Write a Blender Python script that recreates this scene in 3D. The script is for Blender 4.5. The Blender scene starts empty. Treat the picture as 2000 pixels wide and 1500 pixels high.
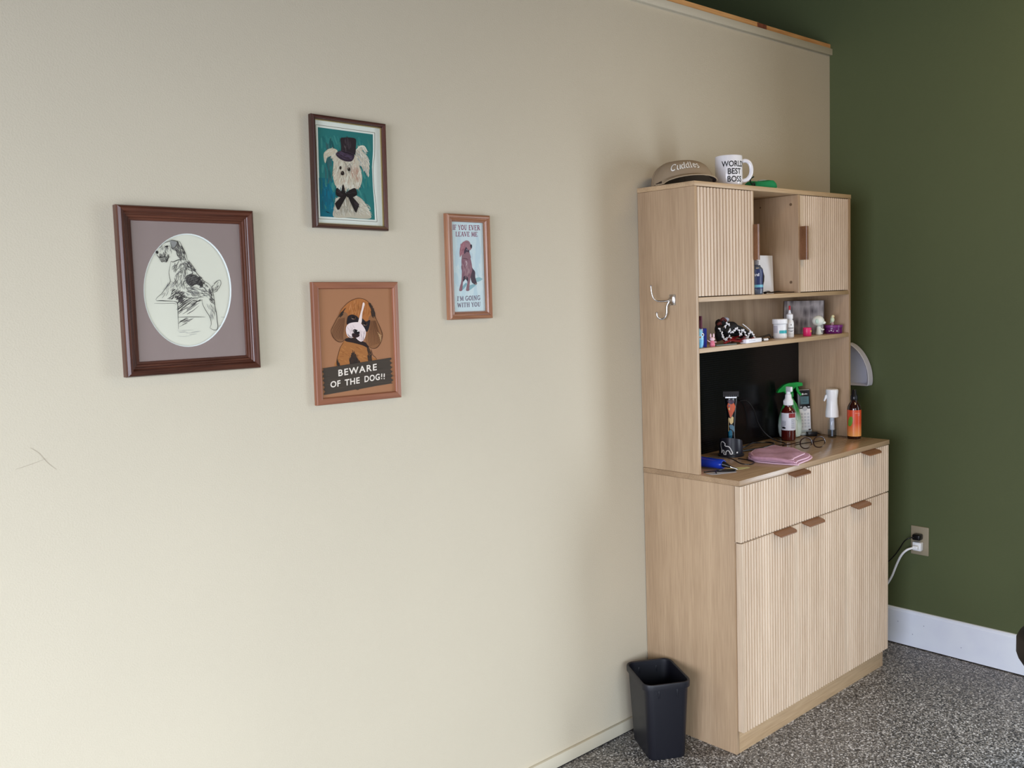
import bpy, bmesh, math, random
from mathutils import Vector, Matrix
from mathutils.geometry import tessellate_polygon
C = bpy.context.scene
COL = C.collection
PI = math.pi
rnd = random.Random(7)

# ------------------------------------------------------------------ camera
cam = bpy.data.cameras.new('camera')
cam.sensor_width = 36.0
cam.lens = 1810.448 / 2000 * 36.0
cam.clip_start = 0.05
camo = bpy.data.objects.new('camera', cam)
COL.objects.link(camo)
yaw, pitch, roll = 0.7317768958, -0.0959869458, -0.0355377276
f = Vector((math.sin(yaw) * math.cos(pitch), math.cos(yaw) * math.cos(pitch), math.sin(pitch)))
r0 = Vector((math.cos(yaw), -math.sin(yaw), 0))
u0 = r0.cross(f)
r = r0 * math.cos(roll) + u0 * math.sin(roll)
u = -r0 * math.sin(roll) + u0 * math.cos(roll)
M = Matrix((r, u, -f)).transposed().to_4x4()
M.translation = Vector((-3.5922732, -1.9930344, 1.4706588))
camo.matrix_world = M
C.camera = camo

# ------------------------------------------------------------------ world, exposure, lights
w = bpy.data.worlds.new('world')
C.world = w
w.use_nodes = True
w.node_tree.nodes['Background'].inputs[0].default_value = (0.62, 0.74, 1.0, 1)
w.node_tree.nodes['Background'].inputs[1].default_value = 0.2
C.view_settings.view_transform = 'Standard'
C.view_settings.look = 'None'
C.view_settings.gamma = 1
C.view_settings.use_curve_mapping = False
C.view_settings.exposure = 0.0


def area(name, loc, aim, sx, sy, power, col, spread=180):
    l = bpy.data.lights.new(name, 'AREA')
    l.shape = 'RECTANGLE'
    l.size, l.size_y = sx, sy
    l.energy = power
    l.color = col
    l.spread = math.radians(spread)
    o = bpy.data.objects.new(name, l)
    COL.objects.link(o)
    o.location = loc
    d = Vector(aim) - Vector(loc)
    o.rotation_euler = d.to_track_quat('-Z', 'Y').to_euler()
    return o


# daylight entering through the glazed front of the shop, behind the camera (sky light falls inwards and down)
area('front_window_daylight', (-4.5, -4.40, 1.25), (-4.1, 0, -2.6), 3.0, 2.1, 176, (0.84, 0.92, 1.0), 110)
# left window added as fill for the green wall; shadows suggest light from there
area('side_window_fill', (-6.90, -2.3, 1.25), (0, -1.9, 0.6), 2.4, 1.9, 168, (0.81, 0.85, 1.0), 160)
# daylight through the narrow glazed opening in the green wall, right of the frame
area('door_daylight', (-0.06, -1.53, 1.10), (-3, -1.53, 0.8), 0.76, 1.6, 33, (0.80, 0.89, 1.0), 170)
# the ceiling light panel over the room
area('ceiling_panel_light', (-0.8, -1.55, 2.83), (-0.8, -1.55, 0), 1.15, 0.55, 16, (1.0, 0.72, 0.4))


# ------------------------------------------------------------------ materials
def lin(c):
    return tuple(((v / 255) / 12.92 if v / 255 <= 0.04045 else ((v / 255 + 0.055) / 1.055) ** 2.4) for v in c) + (1,)


MC = {}


def mat(name, rgb, rough=0.5, metal=0.0, spec=0.5, trans=0.0, ior=1.45, bump=0.0, bscale=200, var=0.0, vscale=20, coat=0.0):
    if name in MC:
        return MC[name]
    m = bpy.data.materials.new(name)
    m.use_nodes = True
    nt = m.node_tree
    b = nt.nodes['Principled BSDF']
    b.inputs['Base Color'].default_value = lin(rgb)
    b.inputs['Roughness'].default_value = rough
    b.inputs['Metallic'].default_value = metal
    b.inputs['Specular IOR Level'].default_value = spec
    b.inputs['Transmission Weight'].default_value = trans
    b.inputs['IOR'].default_value = ior
    b.inputs['Coat Weight'].default_value = coat
    if bump or var:
        tc = nt.nodes.new('ShaderNodeTexCoord')
    if bump:
        n = nt.nodes.new('ShaderNodeTexNoise')
        n.inputs['Scale'].default_value = bscale
        n.inputs['Detail'].default_value = 3
        nt.links.new(tc.outputs['Object'], n.inputs['Vector'])
        bp = nt.nodes.new('ShaderNodeBump')
        bp.inputs['Strength'].default_value = bump
        bp.inputs['Distance'].default_value = 0.002
        nt.links.new(n.outputs['Fac'], bp.inputs['Height'])
        nt.links.new(bp.outputs['Normal'], b.inputs['Normal'])
    if var:
        n2 = nt.nodes.new('ShaderNodeTexNoise')
        n2.inputs['Scale'].default_value = vscale
        n2.inputs['Detail'].default_value = 4
        nt.links.new(tc.outputs['Object'], n2.inputs['Vector'])
        cr = nt.nodes.new('ShaderNodeValToRGB')
        base = lin(rgb)
        cr.color_ramp.elements[0].position = 0.3
        cr.color_ramp.elements[1].position = 0.7
        cr.color_ramp.elements[0].color = tuple(max(0, c * (1 - var)) for c in base[:3]) + (1,)
        cr.color_ramp.elements[1].color = tuple(min(1, c * (1 + var)) for c in base[:3]) + (1,)
        nt.links.new(n2.outputs['Fac'], cr.inputs['Fac'])
        nt.links.new(cr.outputs['Color'], b.inputs['Base Color'])
    MC[name] = m
    return m


def wood(name, c1, c2, axis='Z', rough=0.45, fine=1.0, bump=0.05, spec=0.5):
    """wood with grain running along axis"""
    if name in MC:
        return MC[name]
    m = bpy.data.materials.new(name)
    m.use_nodes = True
    nt = m.node_tree
    b = nt.nodes['Principled BSDF']
    b.inputs['Roughness'].default_value = rough
    b.inputs['Specular IOR Level'].default_value = spec
    tc = nt.nodes.new('ShaderNodeTexCoord')

    def noise(long, cross, detail, dist=0.0):
        mp = nt.nodes.new('ShaderNodeMapping')
        s = [cross] * 3
        s['XYZ'.index(axis)] = long
        mp.inputs['Scale'].default_value = s
        nt.links.new(tc.outputs['Object'], mp.inputs['Vector'])
        n = nt.nodes.new('ShaderNodeTexNoise')
        n.inputs['Scale'].default_value = 1
        n.inputs['Detail'].default_value = detail
        n.inputs['Distortion'].default_value = dist
        nt.links.new(mp.outputs['Vector'], n.inputs['Vector'])
        return n
    a = noise(0.7, 14 * fine, 3, 0.6)
    d = noise(9, 240 * fine, 2)
    mx = nt.nodes.new('ShaderNodeMix')
    mx.data_type = 'FLOAT'
    mx.inputs[0].default_value = 0.42
    nt.links.new(a.outputs['Fac'], mx.inputs[2])
    nt.links.new(d.outputs['Fac'], mx.inputs[3])
    cr = nt.nodes.new('ShaderNodeValToRGB')
    cr.color_ramp.elements[0].position = 0.36
    cr.color_ramp.elements[1].position = 0.64
    cr.color_ramp.elements[0].color = lin(c1)
    cr.color_ramp.elements[1].color = lin(c2)
    nt.links.new(mx.outputs[0], cr.inputs['Fac'])
    nt.links.new(cr.outputs['Color'], b.inputs['Base Color'])
    bp = nt.nodes.new('ShaderNodeBump')
    bp.inputs['Strength'].default_value = bump
    bp.inputs['Distance'].default_value = 0.001
    nt.links.new(d.outputs['Fac'], bp.inputs['Height'])
    nt.links.new(bp.outputs['Normal'], b.inputs['Normal'])
    MC[name] = m
    return m


def glassy(name, tint=(255, 255, 255), rough=0.03, fac=None):
    """clear thin pane or thin clear plastic: lets light through, reflects by angle"""
    if name in MC:
        return MC[name]
    m = bpy.data.materials.new(name)
    m.use_nodes = True
    nt = m.node_tree
    nt.nodes.remove(nt.nodes['Principled BSDF'])
    out = nt.nodes['Material Output']
    t = nt.nodes.new('ShaderNodeBsdfTransparent')
    t.inputs[0].default_value = lin(tint)
    g = nt.nodes.new('ShaderNodeBsdfGlossy')
    g.inputs['Roughness'].default_value = rough
    fr = nt.nodes.new('ShaderNodeFresnel')
    fr.inputs['IOR'].default_value = 1.45
    mx = nt.nodes.new('ShaderNodeMixShader')
    if fac is None:
        geo = nt.nodes.new('ShaderNodeNewGeometry')
        mm = nt.nodes.new('ShaderNodeMath')
        mm.operation = 'SUBTRACT'
        mm.inputs[0].default_value = 1.0
        nt.links.new(geo.outputs['Backfacing'], mm.inputs[1])
        ml = nt.nodes.new('ShaderNodeMath')
        ml.operation = 'MULTIPLY'
        nt.links.new(fr.outputs[0], ml.inputs[0])
        nt.links.new(mm.outputs[0], ml.inputs[1])
        nt.links.new(ml.outputs[0], mx.inputs[0])
    else:
        mx.inputs[0].default_value = fac
    nt.links.new(t.outputs[0], mx.inputs[1])
    nt.links.new(g.outputs[0], mx.inputs[2])
    nt.links.new(mx.outputs[0], out.inputs['Surface'])
    MC[name] = m
    return m


def flat(rgb, rough=0.6):
    return mat('print_%d_%d_%d' % tuple(rgb), rgb, rough, spec=0.2)


# ------------------------------------------------------------------ mesh builder
class B:
    def __init__(s):
        s.v, s.f, s.m, s.mats, s.sm = [], [], [], [], []

    def mi(s, m):
        if m not in s.mats:
            s.mats.append(m)
        return s.mats.index(m)

    def add(s, vs, fs, m, smooth=False, X=None):
        o = len(s.v)
        for p in vs:
            p = Vector(p)
            s.v.append(X @ p if X else p)
        k = s.mi(m)
        for q in fs:
            s.f.append(tuple(i + o for i in q))
            s.m.append(k)
            s.sm.append(smooth)

    def box(s, a, b, m, bev=0.0, X=None, seg=2):
        x0, y0, z0 = a
        x1, y1, z1 = b
        if bev <= 0:
            vs = [(x0, y0, z0), (x1, y0, z0), (x1, y1, z0), (x0, y1, z0), (x0, y0, z1), (x1, y0, z1), (x1, y1, z1), (x0, y1, z1)]
            s.add(vs, [(0, 3, 2, 1), (4, 5, 6, 7), (0, 1, 5, 4), (1, 2, 6, 5), (2, 3, 7, 6), (3, 0, 4, 7)], m, False, X)
            return
        bm = bmesh.new()
        bmesh.ops.create_cube(bm, size=1)
        for v in bm.verts:
            v.co = Vector(((x0 + x1) / 2 + v.co.x * (x1 - x0), (y0 + y1) / 2 + v.co.y * (y1 - y0), (z0 + z1) / 2 + v.co.z * (z1 - z0)))
        bmesh.ops.bevel(bm, geom=bm.edges[:], offset=bev, segments=seg, profile=0.5, affect='EDGES')
        s.bm(bm, m, True, X)

    def bm(s, bm, m, smooth=False, X=None):
        bm.verts.index_update()
        s.add([v.co.copy() for v in bm.verts], [[v.index for v in f.verts] for f in bm.faces], m, smooth, X)
        bm.free()

    def lathe(s, prof, m, n=32, X=None, sx=1.0, sy=1.0, caps=True, smooth=True):
        """prof: (radius, z) list"""
        vs, fs = [], []
        for (rr, z) in prof:
            for i in range(n):
                a = 2 * PI * i / n
                vs.append((rr * math.cos(a) * sx, rr * math.sin(a) * sy, z))
        k = len(prof)
        for j in range(k - 1):
            for i in range(n):
                i2 = (i + 1) % n
                fs.append((j * n + i, j * n + i2, (j + 1) * n + i2, (j + 1) * n + i))
        if caps:
            if prof[0][0] > 1e-6:
                fs.append(tuple(range(n - 1, -1, -1)))
            if prof[-1][0] > 1e-6:
                fs.append(tuple((k - 1) * n + i for i in range(n)))
        s.add(vs, fs, m, smooth, X)

    def tube(s, pts, rad, m, n=10, closed=False, X=None, flatten=1.0):
        P = [Vector(p) for p in pts]
        k = len(P)
        vs, fs = [], []
        up = None
        for i in range(k):
            if closed:
                t = P[(i + 1) % k] - P[i - 1]
            else:
                t = P[min(i + 1, k - 1)] - P[max(i - 1, 0)]
            t.normalize()
            if up is None:
                up = Vector((0, 0, 1)) if abs(t.z) < 0.9 else Vector((1, 0, 0))
            a = t.cross(up)
            if a.length < 1e-5:
                a = t.cross(Vector((0.3, 1, 0.2)))
            a.normalize()
            b = a.cross(t).normalized()
            up = b
            rr = rad[i] if isinstance(rad, (list, tuple)) else rad
            for j in range(n):
                q = 2 * PI * j / n
                vs.append(P[i] + a * math.cos(q) * rr + b * math.sin(q) * rr * flatten)
        kk = k if closed else k - 1
        for i in range(kk):
            i2 = (i + 1) % k
            for j in range(n):
                j2 = (j + 1) % n
                fs.append((i * n + j, i * n + j2, i2 * n + j2, i2 * n + j))
        if not closed:
            fs.append(tuple(range(n - 1, -1, -1)))
            fs.append(tuple((k - 1) * n + j for j in range(n)))
        s.add(vs, fs, m, True, X)

    def prism(s, poly, h0, h1, m, plane='XY', X=None, smooth=False):
        """extrude a 2-d outline; plane XY (h = z), XZ (h = y), YZ (h = x)"""
        n = len(poly)

        def P(a, b, h):
            return {'XY': (a, b, h), 'XZ': (a, h, b), 'YZ': (h, a, b)}[plane]
        vs = [P(a, b, h0) for a, b in poly] + [P(a, b, h1) for a, b in poly]
        tri = tessellate_polygon([[Vector((a, b, 0)) for a, b in poly]])
        fs = [tuple(t) for t in tri] + [tuple(i + n for i in reversed(t)) for t in tri]
        fs += [(i, (i + 1) % n, (i + 1) % n + n, i + n) for i in range(n)]
        s.add(vs, fs, m, smooth, X)

    def ball(s, c, rr, m, sc=(1, 1, 1), X=None, n=16):
        prof = [(max(1e-7, math.sin(PI * j / n)), -math.cos(PI * j / n)) for j in range(n + 1)]
        Y = Matrix.Translation(c) @ Matrix.Diagonal((rr * sc[0], rr * sc[1], rr * sc[2], 1))
        s.lathe(prof, m, n * 2, (X @ Y) if X else Y, caps=False)

    def build(s, name, parent=None, loc=None, rot=None, weld=True):
        me = bpy.data.meshes.new(name)
        me.from_pydata([tuple(v) for v in s.v], [], s.f)
        for m in s.mats:
            me.materials.append(m)
        me.polygons.foreach_set('material_index', s.m)
        me.polygons.foreach_set('use_smooth', s.sm)
        me.update()
        bm = bmesh.new()
        bm.from_mesh(me)
        if weld:
            bmesh.ops.recalc_face_normals(bm, faces=bm.faces)
        for e in bm.edges:
            if len(e.link_faces) == 2 and e.calc_face_angle(0) > math.radians(38):
                e.smooth = False
        bm.to_mesh(me)
        bm.free()
        o = bpy.data.objects.new(name, me)
        COL.objects.link(o)
        if parent:
            o.parent = parent
        if loc:
            o.location = loc
        if rot:
            o.rotation_euler = rot
        return o


def tag(o, label, cat, group=None, kind=None):
    o['label'] = label
    o['category'] = cat
    if group:
        o['group'] = group
    if kind:
        o['kind'] = kind
    return o


def thing(name, label, cat, loc, rot=(0, 0, 0), group=None):
    o = bpy.data.objects.new(name, None)
    o.empty_display_size = 0.05
    COL.objects.link(o)
    o.location = loc
    o.rotation_euler = rot
    return tag(o, label, cat, group)


def struct(b, name):
    o = b.build(name)
    o['kind'] = 'structure'
    return o


def T(x, y, z):
    return Matrix.Translation((x, y, z))


def RX(a):
    return Matrix.Rotation(math.radians(a), 4, 'X')


def RY(a):
    return Matrix.Rotation(math.radians(a), 4, 'Y')


def RZ(a):
    return Matrix.Rotation(math.radians(a), 4, 'Z')


def spline(pts, closed=False, k=6):
    n = len(pts)
    out = []
    P = [Vector(p).to_3d() if len(p) == 2 else Vector(p) for p in pts]
    for i in range(n if closed else n - 1):
        p0 = P[(i - 1) % n] if (closed or i > 0) else P[i]
        p1, p2 = P[i], P[(i + 1) % n]
        p3 = P[(i + 2) % n] if (closed or i + 2 < n) else p2
        for j in range(k):
            t = j / k
            out.append(0.5 * ((2 * p1) + (p2 - p0) * t + (2 * p0 - 5 * p1 + 4 * p2 - p3) * t * t + (3 * p1 - p0 - 3 * p2 + p3) * t ** 3))
    if not closed:
        out.append(P[-1])
    return out


def sp2(pts, closed=False, k=6):
    return [(p.x, p.y) for p in spline(pts, closed, k)]


# ------------------------------------------------------------------ lettering
TXT = {}


def text_tris(s, bold=0.0, gap=1.0):
    """triangles of a line of sans lettering, x in 0..1, cap height 0..1"""
    key = (s, bold, gap)
    if key in TXT:
        return TXT[key]
    cu = bpy.data.curves.new('lettering', 'FONT')
    cu.body = s
    cu.size = 1
    cu.offset = bold
    cu.space_character = gap
    cu.fill_mode = 'FRONT'
    cu.resolution_u = 4
    o = bpy.data.objects.new('lettering', cu)
    COL.objects.link(o)
    dg = bpy.context.evaluated_depsgraph_get()
    dg.update()
    me = bpy.data.meshes.new_from_object(o.evaluated_get(dg))
    vs = [v.co.copy() for v in me.vertices]
    fs = [tuple(p.vertices) for p in me.polygons]
    bpy.data.objects.remove(o)
    bpy.data.curves.remove(cu)
    bpy.data.meshes.remove(me)
    x0 = min(v.x for v in vs)
    x1 = max(v.x for v in vs)
    vs = [((v.x - x0) / (x1 - x0), v.y / 0.70) for v in vs]
    TXT[key] = (vs, fs, (x1 - x0) / 0.70)
    return TXT[key]


def arc(cx, cy, rx, ry, a0, a1, n=12):
    return [(cx + rx * math.cos(math.radians(a0 + (a1 - a0) * i / n)), cy + ry * math.sin(math.radians(a0 + (a1 - a0) * i / n))) for i in range(n + 1)]


# serif capitals and the embroidered word: (advance, [(points, width)])
TK, TN, SF = 0.19, 0.09, 0.08


def stem(x):
    return [([(x, 0), (x, 1)], TK), ([(x - .17, .03), (x + .17, .03)], SF), ([(x - .17, .97), (x + .17, .97)], SF)]


SER = {
    'I': (.45, stem(.2)),
    'F': (.75, stem(.2) + [([(.2, .96), (.65, .96)], TN), ([(.65, .98), (.65, .78)], .08), ([(.2, .53), (.52, .53)], TN)]),
    'Y': (.85, [([(.4, 0), (.4, .48)], TK), ([(.4, .48), (.1, .98)], TK), ([(.4, .48), (.7, .98)], TN), ([(.24, .03), (.56, .03)], SF), ([(0, .97), (.25, .97)], SF), ([(.58, .97), (.82, .97)], SF)]),
    'O': (.92, [(arc(.42, .5, .33, .44, 100, 260), TK), (arc(.42, .5, .33, .44, -80, 80), TK * .9), (arc(.42, .5, .33, .45, 60, 120, 5), TN), (arc(.42, .5, .33, .45, 240, 300, 5), TN)]),
    'U': (.9, [([(.2, 1), (.2, .35)] + arc(.43, .35, .23, .3, 180, 270, 6), TK), (arc(.43, .35, .23, .3, 270, 360, 6) + [(.66, 1)], TN), ([(.03, .97), (.36, .97)], SF), ([(.52, .97), (.82, .97)], SF)]),
    'E': (.78, stem(.2) + [([(.2, .96), (.65, .96)], TN), ([(.65, .98), (.65, .78)], .08), ([(.2, .53), (.52, .53)], TN), ([(.2, .04), (.68, .04)], TN), ([(.68, 0), (.68, .24)], .08)]),
    'V': (.88, [([(.1, 1), (.42, .02)], TK), ([(.42, .02), (.74, 1)], TN), ([(0, .97), (.28, .97)], SF), ([(.6, .97), (.86, .97)], SF)]),
    'R': (.9, stem(.2) + [([(.2, .96), (.45, .96)] + arc(.45, .74, .2, .22, 90, -90, 8) + [(.2, .52)], .12), ([(.42, .52), (.78, .02)], TK)]),
    'L': (.75, stem(.2) + [([(.2, .04), (.65, .04)], TN), ([(.65, 0), (.65, .26)], .08)]),
    'A': (.9, [([(.1, 0), (.42, 1)], TN), ([(.42, 1), (.74, 0)], TK), ([(.22, .34), (.62, .34)], TN), ([(-.02, .03), (.24, .03)], SF), ([(.58, .03), (.88, .03)], SF)]),
    'M': (1.1, [([(.16, 0), (.2, 1)], TN), ([(.2, 1), (.52, .1)], TK), ([(.52, .1), (.84, 1)], TN), ([(.84, 1), (.88, 0)], TK), ([(.02, .03), (.32, .03)], SF), ([(.72, .03), (1.04, .03)], SF)]),
    'G': (.95, [(arc(.45, .5, .34, .44, 55, 300), TK * .85), ([(.72, .05), (.72, .42)], TK), ([(.52, .44), (.86, .44)], SF), ([(.74, .98), (.74, .75)], .08)]),
    'N': (.95, [([(.18, 0), (.18, 1)], TN), ([(.18, .98), (.72, .02)], TK), ([(.72, 0), (.72, 1)], TN), ([(.03, .03), (.34, .03)], SF), ([(.56, .97), (.88, .97)], SF)]),
    'W': (1.25, [([(.1, 1), (.36, .02)], TK), ([(.36, .02), (.6, .9)], TN), ([(.6, .9), (.84, .02)], TK), ([(.84, .02), (1.08, 1)], TN), ([(-.02, .97), (.26, .97)], SF), ([(.94, .97), (1.2, .97)], SF)]),
    'T': (.85, [([(.4, 0), (.4, .96)], TK), ([(.06, .96), (.74, .96)], TN), ([(.06, 1), (.06, .76)], .08), ([(.74, 1), (.74, .76)], .08), ([(.24, .03), (.56, .03)], SF)]),
    'H': (.95, stem(.2) + stem(.7) + [([(.2, .53), (.7, .53)], TN)]),
    "'": (.28, [([(.12, 1), (.1, .74)], .1)]),
    ' ': (.38, []),
    'C': (.95, [(arc(.45, .5, .38, .46, 50, 310), .15), ([(.72, .98), (.72, .72)], .08)]),
    'u': (.68, [([(.1, .66), (.1, .2)] + arc(.3, .2, .2, .18, 180, 280, 6), .13), ([(.52, .0), (.52, .68)], .14), ([(0, .66), (.14, .66)], .07), ([(.4, .66), (.56, .66)], .07), ([(.5, .03), (.66, .03)], .07)]),
    'd': (.7, [(arc(.26, .34, .2, .31, 60, 300), .13), ([(.5, .0), (.5, 1.05)], .14), ([(.36, 1.03), (.54, 1.03)], .07), ([(.5, .03), (.66, .03)], .07)]),
    'l': (.42, [([(.18, 0), (.18, 1.05)], .14), ([(.04, 1.03), (.2, 1.03)], .07), ([(.02, .03), (.34, .03)], .07)]),
    'e': (.62, [([(.08, .38), (.5, .38)] + arc(.29, .36, .22, .31, 10, 320), .12)]),
    's': (.55, [([(.42, .56), (.34, .65), (.2, .66), (.1, .56), (.14, .42), (.32, .3), (.42, .18), (.34, .05), (.2, 0), (.06, .08)], .12)]),
}


def ribbon(pts, wd, taper=False):
    """flat stroke: returns verts2d, faces"""
    P = [Vector(p) for p in pts]
    n = len(P)
    vs, fs = [], []
    for i in range(n):
        t = P[min(i + 1, n - 1)] - P[max(i - 1, 0)]
        if t.length < 1e-9:
            t = Vector((1, 0))
        t.normalize()
        nn = Vector((-t.y, t.x))
        ww = wd / 2
        if taper:
            q = i / max(1, n - 1)
            ww *= 0.25 + 0.75 * math.sin(PI * min(1, max(0, q * .9 + .07)))
        vs += [tuple(P[i] + nn * ww), tuple(P[i] - nn * ww)]
    for i in range(n - 1):
        fs.append((2 * i, 2 * i + 1, 2 * i + 3, 2 * i + 2))
    return vs, fs


def serif_shapes(s):
    x = 0
    out = []
    for ch in s:
        a, st = SER[ch]
        for pts, wd in st:
            out.append(ribbon([(x + px, py) for px, py in pts], wd))
        x += a
    return [([(vx / x, vy) for vx, vy in vs], fs) for vs, fs in out]


def clip_strip(P, xa, xb):
    for xc, keep in ((xa, 1), (xb, -1)):
        out = []
        for i in range(len(P)):
            a, c = P[i], P[(i + 1) % len(P)]
            ia, ic = (a[0] - xc) * keep >= -1e-12, (c[0] - xc) * keep >= -1e-12
            if ia:
                out.append(a)
            if ia != ic:
                t = (xc - a[0]) / (c[0] - a[0])
                out.append((xc, a[1] + (c[1] - a[1]) * t))
        P = out
        if len(P) < 3:
            return [], []
    return P, [tuple(range(len(P)))]


def strips(poly, n=10):
    """cut a 2-d outline into narrow vertical strips so it can follow a curved surface"""
    xs = [p[0] for p in poly]
    x0, x1 = min(xs), max(xs)
    tris = [[poly[i] for i in t] for t in tessellate_polygon([[Vector((a, c, 0)) for a, c in poly]])]
    vs, fs = [], []

    def clip(P, xc, keep):
        out = []
        for i in range(len(P)):
            a, c = P[i], P[(i + 1) % len(P)]
            ia, ic = (a[0] - xc) * keep >= -1e-12, (c[0] - xc) * keep >= -1e-12
            if ia:
                out.append(a)
            if ia != ic:
                t = (xc - a[0]) / (c[0] - a[0])
                out.append((xc, a[1] + (c[1] - a[1]) * t))
        return out
    for k in range(n):
        a, c = x0 + (x1 - x0) * k / n, x0 + (x1 - x0) * (k + 1) / n
        for tr in tris:
            P = clip(tr, a, 1)
            P = clip(P, c, -1) if len(P) > 2 else []
            if len(P) > 2:
                fs.append(tuple(range(len(vs), len(vs) + len(P))))
                vs += P
    return vs, fs


# ------------------------------------------------------------------ flat printed artwork
def homography(src, dst):
    A = []
    for (x, y), (X, Y) in zip(src, dst):
        A.append([x, y, 1, 0, 0, 0, -X * x, -X * y, X])
        A.append([0, 0, 0, x, y, 1, -Y * x, -Y * y, Y])
    n = 8
    for i in range(n):
        p = max(range(i, n), key=lambda q: abs(A[q][i]))
        A[i], A[p] = A[p], A[i]
        d = A[i][i]
        A[i] = [v / d for v in A[i]]
        for q in range(n):
            if q != i and A[q][i]:
                k = A[q][i]
                A[q] = [a - k * b for a, b in zip(A[q], A[i])]
    h = [A[i][8] for i in range(n)] + [1]

    def H(x, y):
        w_ = h[6] * x + h[7] * y + 1
        return ((h[0] * x + h[1] * y + h[2]) / w_, (h[3] * x + h[4] * y + h[5]) / w_)
    return H


class Art:
    """printed picture: thin layered ink shapes on the sheet (one mesh); sketch units are y-down"""

    def __init__(s, H, y0=0.0, sgn=-1):
        s.b = B()
        s.H = H
        s.y = y0
        s.step = 0.000022

    def put(s, vs, fs, rgb, lift=True):
        if lift:
            s.y -= s.step
        vv = []
        for x, y in vs:
            X, Z = s.H(x, y)
            vv.append((X, s.y, Z))
        s.b.add(vv, fs, flat(rgb))

    def poly(s, pts, rgb, smooth=True, k=5):
        q = sp2(pts, True, k) if smooth else list(pts)
        tri = tessellate_polygon([[Vector((a, b, 0)) for a, b in q]])
        s.put(q, [tuple(t) for t in tri], rgb)
        return q

    def ell(s, cx, cy, rx, ry, rgb, n=40, ang=0):
        c, d = math.cos(math.radians(ang)), math.sin(math.radians(ang))
        q = []
        for i in range(n):
            a = 2 * PI * i / n
            x, y = rx * math.cos(a), ry * math.sin(a)
            q.append((cx + x * c - y * d, cy + x * d + y * c))
        s.put(q, [tuple(range(n))], rgb)

    def line(s, pts, wd, rgb, smooth=True, taper=True, lift=True):
        q = sp2(pts, False, 5) if smooth and len(pts) > 2 else pts
        vs, fs = ribbon(q, wd, taper)
        s.put(vs, fs, rgb, lift)

    def hatch(s, poly, n, ang, ln, wd, cols, jit=25, curve=0.15, layers=3):
        xs = [p[0] for p in poly]
        ys = [p[1] for p in poly]

        def inside(x, y):
            c = False
            j = len(poly) - 1
            for i in range(len(poly)):
                if (poly[i][1] > y) != (poly[j][1] > y) and x < (poly[j][0] - poly[i][0]) * (y - poly[i][1]) / (poly[j][1] - poly[i][1]) + poly[i][0]:
                    c = not c
                j = i
            return c
        k = 0
        t = 0
        while k < n and t < n * 30:
            t += 1
            x, y = rnd.uniform(min(xs), max(xs)), rnd.uniform(min(ys), max(ys))
            if not inside(x, y):
                continue
            a0 = ang(x, y) if callable(ang) else ang
            a = math.radians(a0 + rnd.uniform(-jit, jit))
            L = ln * rnd.uniform(.6, 1.3)
            dx, dy = math.cos(a) * L / 2, math.sin(a) * L / 2
            cv = rnd.uniform(-curve, curve) * L
            pts = [(x - dx, y - dy), (x - dy / L * cv, y + dx / L * cv), (x + dx, y + dy)]
            s.line(pts, wd * rnd.uniform(.6, 1.3), rnd.choice(cols), True, True, lift=(k % max(1, n // layers) == 0))
            s.y -= 2e-7
            k += 1

    def text(s, st, p0, p1, hgt, rgb, serif=False, bold=0.02, gap=1.0):
        """baseline from p0 to p1, letters rise by hgt"""
        dx, dy = p1[0] - p0[0], p1[1] - p0[1]
        s.y -= s.step
        if serif:
            shapes = serif_shapes(st)
        else:
            vs, fs, _ = text_tris(st, bold, gap)
            shapes = [(vs, fs)]
        for vs, fs in shapes:
            s.put([(p0[0] + dx * x, p0[1] + dy * x - hgt * y) for x, y in vs], fs, rgb, False)
            s.y -= 1e-6


# ------------------------------------------------------------------ the room
m_wall = mat('beige_wall_paint', (197, 188, 168), 0.6, spec=0.3, bump=0.35, bscale=260, var=0.025, vscale=1.3)
m_trimb = mat('beige_trim_paint', (202, 195, 176), 0.5, spec=0.35)
m_green = mat('olive_green_wall_paint', (83, 92, 60), 0.55, spec=0.35, bump=0.3, bscale=260, var=0.03, vscale=2)
m_base = mat('white_vinyl_baseboard', (232, 240, 255), 0.4, var=0.04, vscale=9)
m_ceil = mat('dark_ceiling_paint', (46, 45, 38), 0.8)
m_plaster = mat('pale_plaster', (205, 200, 190), 0.7)
m_stud = wood('raw_pine_top_plate', (196, 138, 80), (232, 184, 122), 'X', 0.7, 1.0)

# speckled epoxy chip floor
mf = bpy.data.materials.new('speckled_epoxy_chip_floor')
mf.use_nodes = True
nt = mf.node_tree
bs = nt.nodes['Principled BSDF']
tc = nt.nodes.new('ShaderNodeTexCoord')
vo = nt.nodes.new('ShaderNodeTexVoronoi')
vo.inputs['Scale'].default_value = 230
vo.inputs['Randomness'].default_value = 1
nt.links.new(tc.outputs['Object'], vo.inputs['Vector'])
sep = nt.nodes.new('ShaderNodeSeparateColor')
nt.links.new(vo.outputs['Color'], sep.inputs[0])
cr = nt.nodes.new('ShaderNodeValToRGB')
cr.color_ramp.interpolation = 'CONSTANT'
els = cr.color_ramp.elements
cols = [(0.0, (48, 47, 48)), (0.2, (92, 90, 88)), (0.42, (128, 124, 120)), (0.60, (88, 82, 74)), (0.72, (158, 154, 148)), (0.86, (204, 202, 200)), (0.95, (36, 36, 38))]
els[0].position, els[0].color = cols[0][0], lin(cols[0][1])
els[1].position, els[1].color = cols[1][0], lin(cols[1][1])
for p_, c_ in cols[2:]:
    e_ = els.new(p_)
    e_.color = lin(c_)
nt.links.new(sep.outputs[0], cr.inputs['Fac'])
nt.links.new(cr.outputs['Color'], bs.inputs['Base Color'])
bs.inputs['Roughness'].default_value = 0.42
bp = nt.nodes.new('ShaderNodeBump')
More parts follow.
